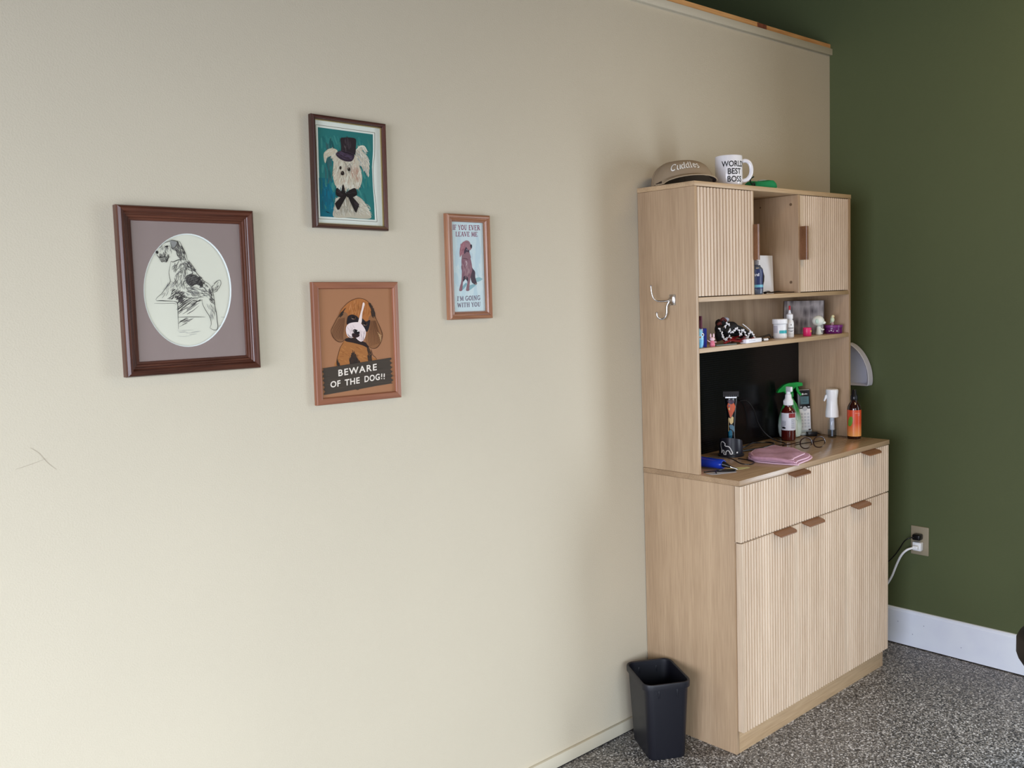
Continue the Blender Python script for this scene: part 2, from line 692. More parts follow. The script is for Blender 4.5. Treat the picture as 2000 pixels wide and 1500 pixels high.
bp.inputs['Strength'].default_value = 0.35
bp.inputs['Distance'].default_value = 0.002
nt.links.new(sep.outputs[1], bp.inputs['Height'])
nt.links.new(bp.outputs['Normal'], bs.inputs['Normal'])

XL0, YF, ZC, YB = -7.0, -4.5, 2.95, 2.5
b = B(); b.box((XL0 - .1, YF - .1, -0.1), (0.1, YB + .1, 0), mf); struct(b, 'floor')
b = B(); b.box((XL0 - .1, YF - .1, ZC), (0.1, YB + .1, ZC + 0.1), m_ceil); struct(b, 'ceiling')
dr = (-1.93, -1.13, 0.25, 1.95)      # glazed opening in the green wall: y0, y1, z0, z1
b = B()
b.box((0, dr[1], 0), (0.1, YB + .1, ZC), m_green)
b.box((0, YF - .1, 0), (0.1, dr[0], ZC), m_green)
b.box((0, dr[0], 0), (0.1, dr[1], dr[2]), m_green)
b.box((0, dr[0], dr[3]), (0.1, dr[1], ZC), m_green)
struct(b, 'wall_right')
lw = (-3.55, -1.05, 0.25, 2.25)   # unseen glazed opening, added in the left wall for the fill light
b = B()
b.box((XL0 - .1, YF, 0), (XL0, lw[0], ZC), m_plaster)
b.box((XL0 - .1, lw[1], 0), (XL0, YB, ZC), m_plaster)
b.box((XL0 - .1, lw[0], 0), (XL0, lw[1], lw[2]), m_plaster)
b.box((XL0 - .1, lw[0], lw[3]), (XL0, lw[1], ZC), m_plaster)
struct(b, 'wall_left')
b = B(); b.box((XL0 - .1, YB, 0), (0, YB + .1, ZC), m_ceil); struct(b, 'wall_far')
# beige partition, open above
b = B(); b.box((XL0, 0, 0), (0, 0.12, 2.415), m_wall); struct(b, 'wall_back')
# front wall with two glazed openings
b = B()
m_fr = m_plaster
o1 = (-6.0, -3.0, 0.2, 2.3)
b.box((XL0, YF - .1, 0), (o1[0], YF, ZC), m_fr)
b.box((o1[1], YF - .1, 0), (0, YF, ZC), m_fr)
b.box((o1[0], YF - .1, 0), (o1[1], YF, o1[2]), m_fr)
b.box((o1[0], YF - .1, o1[3]), (o1[1], YF, ZC), m_fr)
struct(b, 'wall_front')
m_alu = mat('dark_window_frame', (60, 60, 62), 0.4, 0.6)
m_pane = glassy('window_pane')


def glazing(name, a0, a1, z0, z1, X):
    b = B()
    t_ = 0.05
    b.box((a0, -.025, z0), (a1, .025, z0 + t_), m_alu, X=X)
    b.box((a0, -.025, z1 - t_), (a1, .025, z1), m_alu, X=X)
    b.box((a0, -.025, z0 + t_), (a0 + t_, .025, z1 - t_), m_alu, X=X)
    b.box((a1 - t_, -.025, z0 + t_), (a1, .025, z1 - t_), m_alu, X=X)
    b.box((a0 + t_, -.003, z0 + t_), (a1 - t_, .003, z1 - t_), m_pane, X=X)
    struct(b, name)


glazing('window_1', o1[0], o1[1], o1[2], o1[3], T(0, YF - .05, 0))
glazing('window_3', lw[0], lw[1], lw[2], lw[3], T(XL0 - .05, 0, 0) @ RZ(90))  # glazing of the added left opening
glazing('window_2', dr[0], dr[1], dr[2], dr[3], T(.05, 0, 0) @ RZ(90))

# trims
b = B()
b.box((XL0, -0.013, 2.3925), (-1.52, 0, 2.418), m_trimb, 0.001)
b.box((-1.519, -0.013, 2.3925), (0, 0, 2.418), m_trimb, 0.001)
struct(b, 'trim_1')
b = B()
b.box((XL0, -0.006, 2.4185), (-0.52, 0.12, 2.438), m_stud)
b.box((-0.519, -0.004, 2.4185), (-0.0005, 0.12, 2.437), m_stud)
b.box((-0.53, -0.007, 2.4187), (-0.47, -0.0035, 2.4368), mat('knot_brown', (120, 66, 44), 0.7, var=.3, vscale=60))
struct(b, 'trim_2')
b = B()
b.box((XL0, -0.012, 0.004), (0, 0, 0.0425), m_trimb, 0.001)
b.box((XL0, -0.010, 0.0), (0, 0, 0.004), mat('gap_dark', (30, 28, 26), 0.9))
struct(b, 'baseboard_back')
b = B()
pr = [(0, 0.004), (-0.010, 0.004), (-0.010, 0.138), (-0.0085, 0.141), (-0.0085, 0.146), (-0.005, 0.150), (0, 0.151)]
vs = [(x, y, z) for y in (YF, -0.012) for x, z in pr]
n7 = len(pr)
b.add(vs, [(i, (i + 1) % n7, (i + 1) % n7 + n7, i + n7) for i in range(n7)] + [tuple(range(n7)), tuple(range(2 * n7 - 1, n7 - 1, -1))], m_base)
b.box((-0.008, YF, 0), (0, -0.012, 0.0045), mat('gap_dark', (30, 28, 26), 0.9))
for (yy, zz) in ((-.30, .095), (-.405, .100), (-.55, .05), (-.36, .055)):
    b.ball((-0.0103, yy, zz), 0.0022, mat('scuffed_white', (180, 186, 204), .6), (0.3, 1, 1), n=6)
struct(b, 'baseboard_right')
# hairline scuffs on the beige wall
t = thing('wall_scuff', 'faint brownish scratch marks on the beige wall left of the pictures', 'scratch', (-3.08, 0, 1.18))
ms = mat('wall_scuff', (168, 156, 138), .7)
for pts, wd in (([(-3.090, 1.203), (-3.075, 1.190), (-3.06, 1.168), (-3.045, 1.152)], .0012), ([(-3.12, 1.164), (-3.09, 1.17), (-3.06, 1.178)], .0008)):
    b = B()
    vs, fs = ribbon(sp2(pts), wd, True)
    b.add([(x + 3.08, -0.0006, z - 1.18) for x, z in vs], fs, ms)
    b.build('scratch', t, weld=False)

# ceiling light fixture (outside the frame, above the room)
t = thing('ceiling_light', 'flat square light panel mounted under the dark ceiling above the room', 'light', (-0.8, -1.55, ZC))
b = B()
for a_, b_ in (((-.62, -.32, -.09), (.62, -.29, 0)), ((-.62, .29, -.09), (.62, .32, 0)), ((-.62, -.29, -.09), (-.59, .29, 0)), ((.59, -.29, -.09), (.62, .29, 0))):
    b.box(a_, b_, mat('fixture_white', (225, 225, 222), .4))
b.build('frame', t)

# ------------------------------------------------------------------ cabinet
XL, XR, DH, DB, HB = -1.2259, -0.2551, 0.229, 0.3801, 0.8807
oak = wood('light_oak_upright', (164, 137, 108), (190, 163, 132), 'Z', 0.42)
oakx = wood('light_oak_lengthwise', (170, 142, 108), (200, 172, 136), 'X', 0.42)
oaktop = wood('light_oak_worktop', (150, 124, 96), (178, 150, 118), 'X', 0.24)
reed = wood('reeded_pale_oak', (197, 174, 148), (222, 202, 178), 'Z', 0.4, bump=0.03)
tan = wood('tan_brown_handle', (112, 74, 47), (134, 92, 61), 'X', 0.38, bump=0.0)
m_dark = mat('shadow_gap_black', (22, 18, 14), 0.9)

# base
t = thing('sideboard', 'light oak base cabinet with reeded doors and brown lip handles on speckled floor', 'cabinet', (XL, 0, 0))
YP = -0.358


def L(x, y, z):
    return (x - XL, y, z)


def pbox(name, a, c, m, bev=0.0008, parent=t):
    b = B()
    b.box(L(*a), L(*c), m, bev)
    return b.build(name, parent)


pbox('side_panel', (XL, YP, 0), (XL + .015, -0.002, HB - .0175), oak)
pbox('side_panel', (XR - .018, YP, 0), (XR - .003, -0.002, HB - .0175), oak)
pbox('plinth', (XL + .0155, YP, 0), (XR - .0185, YP + .015, .085), oakx)
pbox('worktop', (XL - .001, -DB, HB - .017), (XR, -0.0015, HB), oaktop, 0.001)
pbox('bottom_panel', (XL + .0155, YP + .0155, .07), (XR - .0185, -.01, .085), oak)
pbox('back_panel', (XL + .0155, -.01, .0), (XR - .0185, -.003, HB - .018), oak)


def reeded(b, x0, x1, z0, z1, yb, yf, m, pitch=0.0152, amp=0.0068, xo=0.0, edge=0.0, edgeR=0.0):
    """panel with vertical half-round reeds on its front"""
    pts = []
    fx0, fx1 = x0 + edge, x1 - edgeR
    n = max(3, round((fx1 - fx0) / pitch))
    p = (fx1 - fx0) / n
    if edge:
        pts.append((x0, yf + amp * .15))
        pts.append((fx0, yf + amp * .15))
    for i in range(n):
        a = fx0 + i * p
        g = p * .17
        for k in range(9):
            th = PI * k / 8
            pts.append((a + p / 2 - (p / 2 - g) * math.cos(th), yf + amp - amp * math.sin(th) ** .45))
    if edgeR:
        pts.append((fx1, yf + amp * .15))
        pts.append((x1, yf + amp * .15))
    pts = [(x0, yb)] + pts + [(x1, yb)]
    q = [(a - xo, c) for a, c in pts]
    nq = len(q)
    vs = [(a, c, z0) for a, c in q] + [(a, c, z1) for a, c in q]
    base = (q[0][0], q[-1][0])
    fs = [(i, i + 1, i + 1 + nq, i + nq) for i in range(nq - 1)] + [(nq - 1, 0, nq, 2 * nq - 1)]
    tri = tessellate_polygon([[Vector((a, c, 0)) for a, c in q]])
    fs += [tuple(t_) for t_ in tri] + [tuple(i + nq for i in reversed(t_)) for t_ in tri]
    b.add(vs, fs, m, True)


def lip_handle(x0, x1, z, parent, name='handle'):
    """brown lip pull clipped over the top edge, rounded front corners"""
    b = B()
    rr = .012
    d = .027
    y1 = -DB - d
    pl = [(x0, -DB + .004), (x1, -DB + .004)]
    pl += [(x1 - rr + rr * math.cos(a), y1 + rr + rr * math.sin(a)) for a in [-PI / 2 * k / 6 for k in range(7)]]
    pl += [(x0 + rr * .4 - rr * .4 * math.sin(a), y1 + rr * .4 - rr * .4 * math.cos(a)) for a in [PI / 2 * k / 4 for k in range(5)]]
    vs = []
    pl = [(x - XL, y) for x, y in pl]
    n = len(pl)

    def zz(y):
        q = max(0, (-DB - y) / d)
        return z - .009 * q ** 1.5
    vs = [(x, y, zz(y)) for x, y in pl] + [(x, y, zz(y) - .0035) for x, y in pl]
    tri = tessellate_polygon([[Vector((x, y, 0)) for x, y in pl]])
    fs = [tuple(q) for q in tri] + [tuple(i + n for i in reversed(q)) for q in tri] + [(i, (i + 1) % n, (i + 1) % n + n, i + n) for i in range(n)]
    b.add(vs, fs, tan)
    o = b.build(name, parent)
    return o


def front(name, x0, x1, z0, z1, hx):
    b = B()
    reeded(b, x0, x1, z0, z1, YP - .001, -DB, reed, xo=XL, edge=.006, edgeR=.006)
    o = b.build(name, t)
    lip_handle(hx[0], hx[1], z1 + .001, o)


front('drawer', -1.2215, -.5785, .6865, .8615, (-.953, -.850))
front('drawer', -.5768, -.2600, .6865, .8615, (-.462, -.362))
front('door', -1.2175, -.9060, .0755, .6815, (-1.040, -.938))
front('door', -.9045, -.5785, .0755, .6815, (-.866, -.762))
front('door', -.5768, -.2610, .0755, .6815, (-.543, -.437))
pbox('shadow_gap', (XL + .02, YP - .0008, .0765), (XR - .02, YP + .012, HB - .018), m_dark, 0)

# hutch
HT = 1.80
XRh = XR - 0.006
t2 = thing('hutch', 'light oak hutch with two reeded doors and open shelves standing on the base cabinet', 'shelf unit', (XL, 0, HB))


def L2(x, y, z):
    return (x - XL, y, z - HB)


def hbox(name, a, c, m, bev=0.0008):
    b = B()
    b.box(L2(*a), L2(*c), m, bev)
    return b.build(name, t2)


S1, S2 = 1.4415, 1.2810
hbox('side_panel', (XL, -DH, HB + .0005), (XL + .0125, -.001, HT - .0155), oak)
hbox('side_panel', (XRh - .0145, -DH, HB + .0005), (XRh, -.001, HT - .0155), oak)
hbox('top_panel', (XL - .001, -DH - .001, HT - .015), (XRh + .002, -.001, HT), oakx)
hbox('shelf', (XL + .013, -DH, S1 - .0145), (XRh - .015, -.012, S1), oakx)
hbox('shelf', (XL + .013, -DH, S2 - .0145), (XRh - .015, -.012, S2), oakx)
b = B()
b.box(L2(XL + .013, -.011, HB + .001), L2(XRh - .015, -.004, HT - .016), oak)
b.build('back_panel', t2)
for xd in (-.911, -.6225):
    o = hbox('divider', (xd - .007, -DH + .001, S1 + .0005), (xd + .007, -.012, HT - .0158), oak)
    if xd > -.7:
        ms_ = mat('screw_cap_brown', (112, 88, 64), .5)
        for yy, zz in ((-.1995, 1.7525), (-.1985, 1.4746 + .005), (-.0757, 1.7523)):
            rr = .0052 if yy < -.1 else .003
            b = B()
            b.lathe([(0.0001, 0), (rr * .45, 0), (rr * .5, .0008), (rr, .0008), (rr, -.003)], ms_, 16, T(*L2(xd - .0072, yy, zz)) @ RY(-90))
            b.build('screw_cap', o)
# black glossy perforated panel behind the work area
mp = bpy.data.materials.new('black_glossy_dotted_panel')
mp.use_nodes = True
nt = mp.node_tree
bs = nt.nodes['Principled BSDF']
bs.inputs['Base Color'].default_value = lin((9, 9, 10))
bs.inputs['Roughness'].default_value = .2
bs.inputs['Specular IOR Level'].default_value = .16
tc = nt.nodes.new('ShaderNodeTexCoord')
vo = nt.nodes.new('ShaderNodeTexVoronoi')
vo.inputs['Scale'].default_value = 130
vo.inputs['Randomness'].default_value = 0
nt.links.new(tc.outputs['Object'], vo.inputs['Vector'])
cr = nt.nodes.new('ShaderNodeValToRGB')
cr.color_ramp.elements[0].position = .22
cr.color_ramp.elements[1].position = .3
cr.color_ramp.elements[0].color = lin((26, 26, 28))
cr.color_ramp.elements[1].color = lin((7, 7, 8))
nt.links.new(vo.outputs['Distance'], cr.inputs['Fac'])
nt.links.new(cr.outputs['Color'], bs.inputs['Base Color'])
b = B()
b.box(L2(XL + .014, -.0165, HB + .002), L2(XRh - .016, -.0115, S2 - .016), mp)
b.build('black_panel', t2)['label'] = 'glossy black dotted back panel'

for i, (x0, x1, hx) in enumerate(((XL + .0135, -.9045, -.9045), (-.6165, XRh - .0155, -.6165))):
    b = B()
    reeded(b, x0, x1, S1 + .003, HT - .0175, -DH + .016, -DH - .0005, reed, xo=XL, edge=(.022 if i else .0), pitch=0.0168 if i == 0 else .0142)
    # shift z to local
    b.v = [Vector((v.x, v.y, v.z - HB)) for v in b.v]
    o = b.build('door', t2)
    b = B()
    z0, z1 = 1.557, 1.674
    d = .026 if i else .018
    lp = .017 if i else .007
    yb = -DH + .003
    yo = -DH - d
    prof = [(hx - .0022, yb), (hx - .0022, yo + .003), (hx - .0010, yo + .0005), (hx + .002, yo), (hx + lp, yo + (.004 if i else .001)), (hx + lp, yo + (.008 if i else .004)), (hx + .0035, yo + .0045), (hx + .0015, yo + .0065), (hx + .0015, yb)]
    b.prism([(x - XL, y) for x, y in prof], z0 - HB, z1 - HB, tan, 'XY')
    b.build('handle', o)

# chrome double hook on the left side
chrome = mat('polished_chrome', (196, 192, 190), .16, 1.0)
t = thing('coat_hook', 'chrome double coat hook screwed to the left side of the hutch', 'hook', (XL, -.138, 1.437))
b = B()
b.box((-.003, -.012, -.018), (0, .012, .016), chrome, .001)
b.prism([(-.003, -.014), (-.003, .013), (-.016, .002), (-.016, -.005)], -.006, .006, chrome, 'XZ')
b.build('backplate', t)
b = B()
b.tube(spline([(-.010, 0, -.002), (-.022, .010, -.004), (-.038, .030, -.003), (-.046, .040, .006), (-.050, .044, .022), (-.052, .045, .044)], k=5), .0026, chrome)
b.ball((-.052, .045, .046), .0044, chrome, (1, 1, .6), n=8)
b.build('upper_prong', t)
b = B()
b.tube(spline([(-.012, .004, -.004), (-.016, .011, -.020), (-.017, .012, -.042), (-.020, .016, -.056), (-.028, .025, -.061), (-.036, .033, -.054), (-.038, .035, -.042)], k=5), [.0040] * 12 + [.0030] * 19, chrome)
b.ball((-.038, .035, -.040), .0044, chrome, (1, 1, .6), n=8)
b.build('lower_prong', t)

# ------------------------------------------------------------------ pictures on the wall
def frame_mould(w_, h_, d, prof, m, loc, rot, label, fs=0.0):
    """prof: list of (inset from outer edge, distance from wall)"""
    tt = thing('picture_frame', label, 'picture', loc, rot)
    # moulding
    b = B()
    n = len(prof)
    vs = []
    for (i_, y_) in prof:
        X, Z = w_ / 2 - i_, h_ / 2 - i_
        vs += [(-X, -y_, -Z), (X, -y_, -Z), (X, -y_, Z), (-X, -y_, Z)]
    for k in range(4):
        k2 = (k + 1) % 4
        mm = m[0] if k in (0, 2) else m[1]
        fsx = [(j * 4 + k, j * 4 + k2, ((j + 1) % n) * 4 + k2, ((j + 1) % n) * 4 + k) for j in range(n)]
        b.add(vs, fsx, mm)
    b.build('moulding', tt)
    return tt


def wpair(name, c1, c2, rough=.3, bump=.1):
    return [wood(name + '_x', c1, c2, 'X', rough, 1.0, bump), wood(name + '_z', c1, c2, 'Z', rough, 1.0, bump)]


def glass_pane(tt, w_, h_, y):
    b = B()
    b.box((-w_ / 2, -y - .001, -h_ / 2), (w_ / 2, -y, h_ / 2), glassy('picture_glass', (250, 252, 252), .02))
    b.build('glass', tt)


def sheet(A, quad, rgb):
    A.put(quad, [(0, 1, 2, 3)], rgb)


def backing(tt, w_, h_, y=-.0015):
    b = B()
    b.box((-w_ / 2, y - .003, -h_ / 2), (w_ / 2, y, h_ / 2), mat('brown_backing_card', (120, 95, 70), .9))
    b.build('backing', tt)


# --- terrier sketch, large dark frame
W1, H1 = .3035, .358
prof = [(0, .0), (0, .017), (.002, .022), (.007, .0255), (.012, .0245), (.015, .019), (.0165, .0175), (.019, .0175), (.0205, .0155), (.024, .0155), (.0255, .0125), (.030, .0125), (.031, .010), (.031, .0)]
mk = wpair('dark_mahogany', (58, 30, 22), (100, 58, 42), .28)
tt = frame_mould(W1, H1, .025, prof, mk, (-2.746, -.001, 1.504), (0, math.radians(.6), 0), 'dark mahogany framed pencil sketch of a terrier in an oval mauve mat, leftmost picture')
backing(tt, W1 - .04, H1 - .04)
H = homography([(190, 208), (1030, 240), (1068, 1235), (243, 1282)], [(-.1215, .146), (.1205, .146), (.1205, -.146), (-.1215, -.146)])
Q = [(190, 208), (1030, 240), (1068, 1235), (243, 1282)]
# mat board with an oval cut (mesh ring)
cx, cy, rx, ry = 627, 740, 339, 437
b = B()
N = 64


def ring(b, kr, y, H=H):
    o = []
    for i in range(N):
        a = 2 * PI * i / N
        X, Z = H(cx + (rx + kr) * math.cos(a), cy + (ry + kr) * math.sin(a))
        o.append((X, y, Z))
    return o


outer = []
for i in range(N):
    a = 2 * PI * i / N
    X, Z = H(cx + rx * math.cos(a), cy + ry * math.sin(a))
    k = min(.124 / max(1e-6, abs(X)), .149 / max(1e-6, abs(Z)))
    outer.append((X * k, -.0085, Z * k))
# exact corners
for sx_, sz_ in ((1, 1), (1, -1), (-1, 1), (-1, -1)):
    i = min(range(N), key=lambda q: (outer[q][0] - sx_ * .124) ** 2 + (outer[q][2] - sz_ * .149) ** 2)
    outer[i] = (sx_ * .124, -.0085, sz_ * .149)
m_mat = mat('mauve_mat_board', (152, 131, 126), .8)
m_matw = mat('white_mat_core', (238, 238, 234), .8)
vs = outer + ring(b, 0, -.0085)
b.add(vs, [(i, (i + 1) % N, (i + 1) % N + N, i + N) for i in range(N)], m_mat)
vs = ring(b, 0, -.0085) + ring(b, -9, -.0068)
b.add(vs, [(i, (i + 1) % N, (i + 1) % N + N, i + N) for i in range(N)], m_matw)
b.build('mat_board', tt, weld=False)
A = Art(H, -.0052)
A.ell(cx, cy, rx + 20, ry + 20, (230, 223, 206))
K = (70, 64, 62)
K2 = (44, 40, 40)
G = (118, 112, 108)
# tone patches first
A.hatch([(575, 800), (640, 805), (720, 830), (690, 880), (630, 930), (585, 935)], 40, -33, 84, 4.2, [K, (104, 98, 94), (130, 124, 120)], 6, .05)
A.hatch([(565, 790), (620, 800), (600, 900), (568, 920)], 26, -36, 46, 4.5, [K, (84, 78, 76)], 8, .05)
A.hatch([(555, 745), (600, 760), (612, 790), (590, 830), (562, 825)], 40, -35, 40, 6, [K, (92, 86, 84)], 12)
A.hatch([(590, 962), (660, 960), (640, 985), (590, 1010)], 15, -26, 66, 3.6, [K, G], 7)
A.hatch([(575, 1040), (700, 1040), (720, 1080), (600, 1090)], 8, -3, 90, 3, [(170, 165, 160)], 4)
A.hatch([(500, 740), (560, 728), (556, 795), (486, 810)], 34, -50, 30, 5, [K, (110, 104, 100)], 25)
# dark saddle and shoulder
saddle = [(618, 640), (640, 620), (690, 622), (725, 645), (752, 690), (742, 712), (700, 696), (650, 704), (625, 682)]
A.poly(saddle, (84, 78, 76))
A.hatch([(x + (x - 685) * .12, y + (y - 660) * .16) for x, y in saddle], 90, -35, 34, 5, [K2, K, (110, 104, 100)], 30)
A.hatch([(595, 535), (645, 520), (690, 575), (705, 610), (650, 590), (615, 565)], 46, 48, 32, 5.5, [K, G, G], 25)
A.hatch([(505, 545), (600, 520), (640, 560), (610, 600), (540, 600)], 30, -55, 42, 4, [G, K], 30)
A.hatch([(560, 580), (640, 590), (620, 700), (560, 740), (520, 700)], 46, 100, 42, 4, [G, (150, 145, 140), K], 35)
A.hatch([(620, 710), (740, 715), (810, 730), (780, 790), (700, 790), (620, 770)], 60, 25, 46, 4, [G, (150, 146, 142), K], 30)
A.hatch([(735, 690), (800, 700), (820, 760), (840, 860), (800, 820), (790, 740)], 26, 65, 36, 5, [G, K], 25)
A.hatch([(560, 370), (600, 420), (628, 500), (570, 500), (540, 440)], 55, 62, 40, 5, [K, G], 25)
A.hatch([(430, 410), (500, 390), (520, 440), (480, 480), (420, 480)], 26, 75, 30, 3.5, [G, (150, 145, 140)], 35)
A.hatch([(410, 470), (490, 470), (480, 510), (435, 518)], 30, 100, 34, 4.5, [K, G], 30)
A.hatch([(505, 400), (560, 380), (560, 440), (510, 430)], 16, 70, 30, 3.5, [G], 25)
A.hatch([(780, 850), (840, 860), (850, 960), (800, 960)], 16, 80, 46, 3, [(160, 156, 152), G], 20)
A.hatch([(455, 700), (560, 650), (540, 740), (430, 800)], 20, 125, 46, 3, [(165, 160, 156), G], 20)
A.hatch([(815, 710), (850, 680), (885, 680), (860, 740), (825, 755)], 14, -60, 30, 3.5, [G, K], 30)
for pts, wd, c in [
    ([(388, 440), (400, 418), (430, 405), (440, 385), (465, 370), (495, 362), (515, 352), (545, 358), (572, 362)], 6, K),
    ([(395, 458), (402, 475), (420, 487), (445, 485), (462, 470)], 7, K2),
    ([(405, 478), (420, 500), (435, 522), (455, 512), (470, 520), (480, 495), (500, 480)], 6, K),
    ([(500, 355), (508, 392), (520, 418), (545, 400), (556, 372), (540, 360), (502, 355)], 7, K),
    ([(572, 362), (585, 385), (600, 420), (615, 450), (625, 480), (632, 505)], 7, K),
    ([(505, 515), (520, 522), (545, 512), (575, 502), (600, 506)], 8, K2),
    ([(505, 515), (495, 560), (488, 600), (492, 640), (497, 670), (480, 700), (455, 730), (430, 765), (400, 790), (385, 810), (390, 822)], 6, K),
    ([(390, 822), (420, 820), (455, 822), (520, 824)], 8, K2),
    ([(520, 824), (545, 832), (552, 850), (553, 900), (555, 1040)], 8, K2),
    ([(370, 840), (440, 842), (520, 840), (540, 850)], 4, G),
    ([(632, 505), (655, 530), (680, 565), (700, 605), (730, 640), (755, 668), (790, 690), (810, 712)], 7, K),
    ([(810, 715), (835, 700), (850, 675), (880, 663), (888, 690), (875, 720), (850, 750), (825, 755), (815, 735)], 5, K),
    ([(810, 715), (825, 760), (835, 820), (840, 870), (850, 920), (855, 980), (860, 1020), (850, 1045), (820, 1045), (798, 1030)], 8, K),
    ([(740, 810), (745, 850), (770, 900), (800, 950), (808, 1000), (798, 1030)], 6, K),
    ([(560, 765), (600, 790), (640, 800), (700, 800), (740, 790)], 7, K2), ([(670, 820), (710, 825), (740, 815)], 9, K2),
    ([(555, 948), (660, 946), (765, 947)], 6, K2), ([(885, 948), (915, 950)], 5, K), ([(860, 1020), (885, 1010)], 5, K),
    ([(425, 640), (430, 700)], 2.5, (175, 170, 166)), ([(385, 742), (440, 755)], 2.5, (175, 170, 166)),
    ([(497, 670), (530, 690), (560, 735)], 4, G)]:
    A.line(pts, wd * .68, c)
A.poly([(385, 440), (395, 434), (408, 443), (404, 458), (392, 456)], K2)
A.poly([(458, 405), (470, 396), (486, 398), (478, 410)], K2)
A.poly([(500, 357), (510, 392), (522, 412), (542, 396), (552, 372), (530, 362)], (150, 146, 142))
A.b.build('picture', tt, weld=False)
glass_pane(tt, .244, .294, .0095)

# --- white dog in top hat
W2, H2 = .2123, .268
prof = [(0, 0), (0, .013), (.002, .0165), (.005, .018), (.009, .0165), (.0095, .014), (.0105, .0125), (.0105, 0)]
mk = wpair('dark_walnut', (46, 24, 18), (84, 46, 36), .25)
tt = frame_mould(W2, H2, .018, prof, mk, (-2.322, -.001, 1.7795), (0, math.radians(1.3), 0), 'thin dark framed painting of a white dog in a top hat and bow, highest picture')
b = B()
gold = mat('gold_liner', (180, 160, 110), .35, .6)
for a_, c_ in (((-.0957, -.009, -.1235), (-.0940, -.0045, .1235)), ((.0940, -.009, -.1235), (.0957, -.0045, .1235)), ((-.094, -.009, .1218), (.094, -.0045, .1235)), ((-.094, -.009, -.1235), (.094, -.0045, -.1218))):
    b.box(a_, c_, gold)
b.build('liner', tt)
backing(tt, W2 - .02, H2 - .02)
q2 = [(200, 180), (925, 285), (945, 1345), (232, 1300)]
H = homography(q2, [(-.0955, .1225), (.0955, .1225), (.0955, -.1235), (-.0955, -.1235)])
A = Art(H, -.0046)
sheet(A, q2, (236, 234, 224))
# printed border line, its right side slightly bowed by the buckled sheet
for pts in ([(228, 238), (545, 283), (865, 330)], [(865, 330), (862, 560), (845, 700), (850, 900), (870, 1100), (880, 1290)], [(880, 1290), (560, 1268), (250, 1250)], [(250, 1250), (238, 740), (228, 238)]):
    A.line(pts, 5, (120, 106, 84), True, False)
pq = [(248, 265), (540, 306), (845, 348), (845, 520), (832, 700), (838, 900), (852, 1100), (857, 1268), (560, 1246), (268, 1226), (258, 740)]
A.poly(pq, (44, 118, 116), False)
A.poly([(256, 812), (330, 815), (420, 830), (430, 1000), (415, 1235), (268, 1226)], (22, 104, 122), False)
A.hatch([(275, 360), (815, 430), (805, 700), (815, 1150), (290, 1130)], 150, 82, 120, 24, [(52, 128, 124), (40, 108, 108), (66, 138, 132), (36, 116, 118), (58, 124, 116)], 14, .1)
A.hatch([(285, 880), (420, 890), (415, 1140), (295, 1140)], 30, 86, 90, 22, [(20, 98, 120), (16, 108, 132), (28, 92, 108)], 10, .1)
A.hatch([(330, 440), (430, 450), (400, 800), (310, 800)], 14, 84, 130, 20, [(60, 98, 100), (36, 90, 92)], 10, .1)
CR = [(226, 214, 196), (206, 190, 170), (238, 230, 214), (190, 174, 156), (214, 196, 172)]
GR = [(170, 160, 148), (190, 178, 162), (206, 198, 184), (224, 214, 198)]
body = [(415, 1233), (420, 1130), (440, 1040), (500, 1010), (560, 1000), (640, 1000), (700, 1030), (740, 1070), (785, 1140), (808, 1200), (800, 1255), (600, 1244)]
A.poly(body, (198, 184, 164))
A.hatch([(x, min(y, 1205)) for x, y in body], 170, lambda x, y: 75 if x < 620 else 50, 58, 6, GR, 22, .2)
A.hatch([(700, 1040), (800, 1130), (815, 1240), (720, 1200)], 30, 40, 60, 5, CR, 20, .3)
A.hatch([(560, 1030), (600, 1080), (640, 1195), (460, 1190), (490, 1120)], 30, 85, 70, 8, [(160, 146, 128), (178, 166, 150)], 12)
ear1 = [(455, 520), (400, 495), (350, 510), (308, 560), (325, 655), (345, 600), (390, 580), (415, 640), (450, 600)]
ear2 = [(650, 540), (670, 500), (720, 472), (775, 510), (770, 540), (720, 515), (790, 600), (800, 700), (790, 800), (760, 760), (720, 700), (680, 660)]
A.poly(ear1, (214, 198, 172))
A.hatch(ear1, 70, lambda x, y: 150 + (500 - y) * .3, 44, 6, CR, 25, .4)
A.poly(ear2, (196, 186, 172))
A.hatch(ear2, 110, lambda x, y: 45 + (y - 500) * .15, 60, 6, CR + [(170, 168, 164)], 22, .3)
A.line([(660, 520), (700, 480), (745, 478), (775, 520)], 16, (234, 224, 204))
head = [(420, 620), (455, 590), (630, 560), (680, 640), (700, 720), (722, 800), (712, 880), (680, 935), (640, 925), (610, 960), (570, 925), (540, 965), (505, 900), (470, 930), (425, 880), (408, 780), (410, 700)]
A.poly(head, (214, 200, 178))
A.hatch(head, 300, lambda x, y: 90 + (560 - x) * .12, 60, 6, CR + [(176, 160, 140), (204, 170, 150)], 18, .25)
A.hatch([(600, 700), (680, 720), (700, 850), (620, 850)], 36, 80, 60, 7, [(190, 150, 130), (204, 172, 152)], 18, .2)
A.hatch([(430, 880), (700, 880), (660, 950), (480, 940)], 40, 92, 50, 6, [(236, 228, 214), (220, 208, 190)], 14, .2)
A.hatch([(540, 650), (620, 650), (590, 780), (540, 790)], 26, 85, 44, 6, [(170, 158, 146), (186, 174, 160)], 18, .2)
BK = (34, 24, 26)
A.poly([(445, 925), (500, 962), (540, 972), (545, 1020), (480, 1022), (438, 995)], BK)
A.poly([(560, 965), (640, 925), (665, 980), (650, 1010), (590, 1030), (550, 1012)], BK)
A.poly([(500, 1008), (548, 1018), (470, 1155), (452, 1158), (422, 1090)], BK, False)
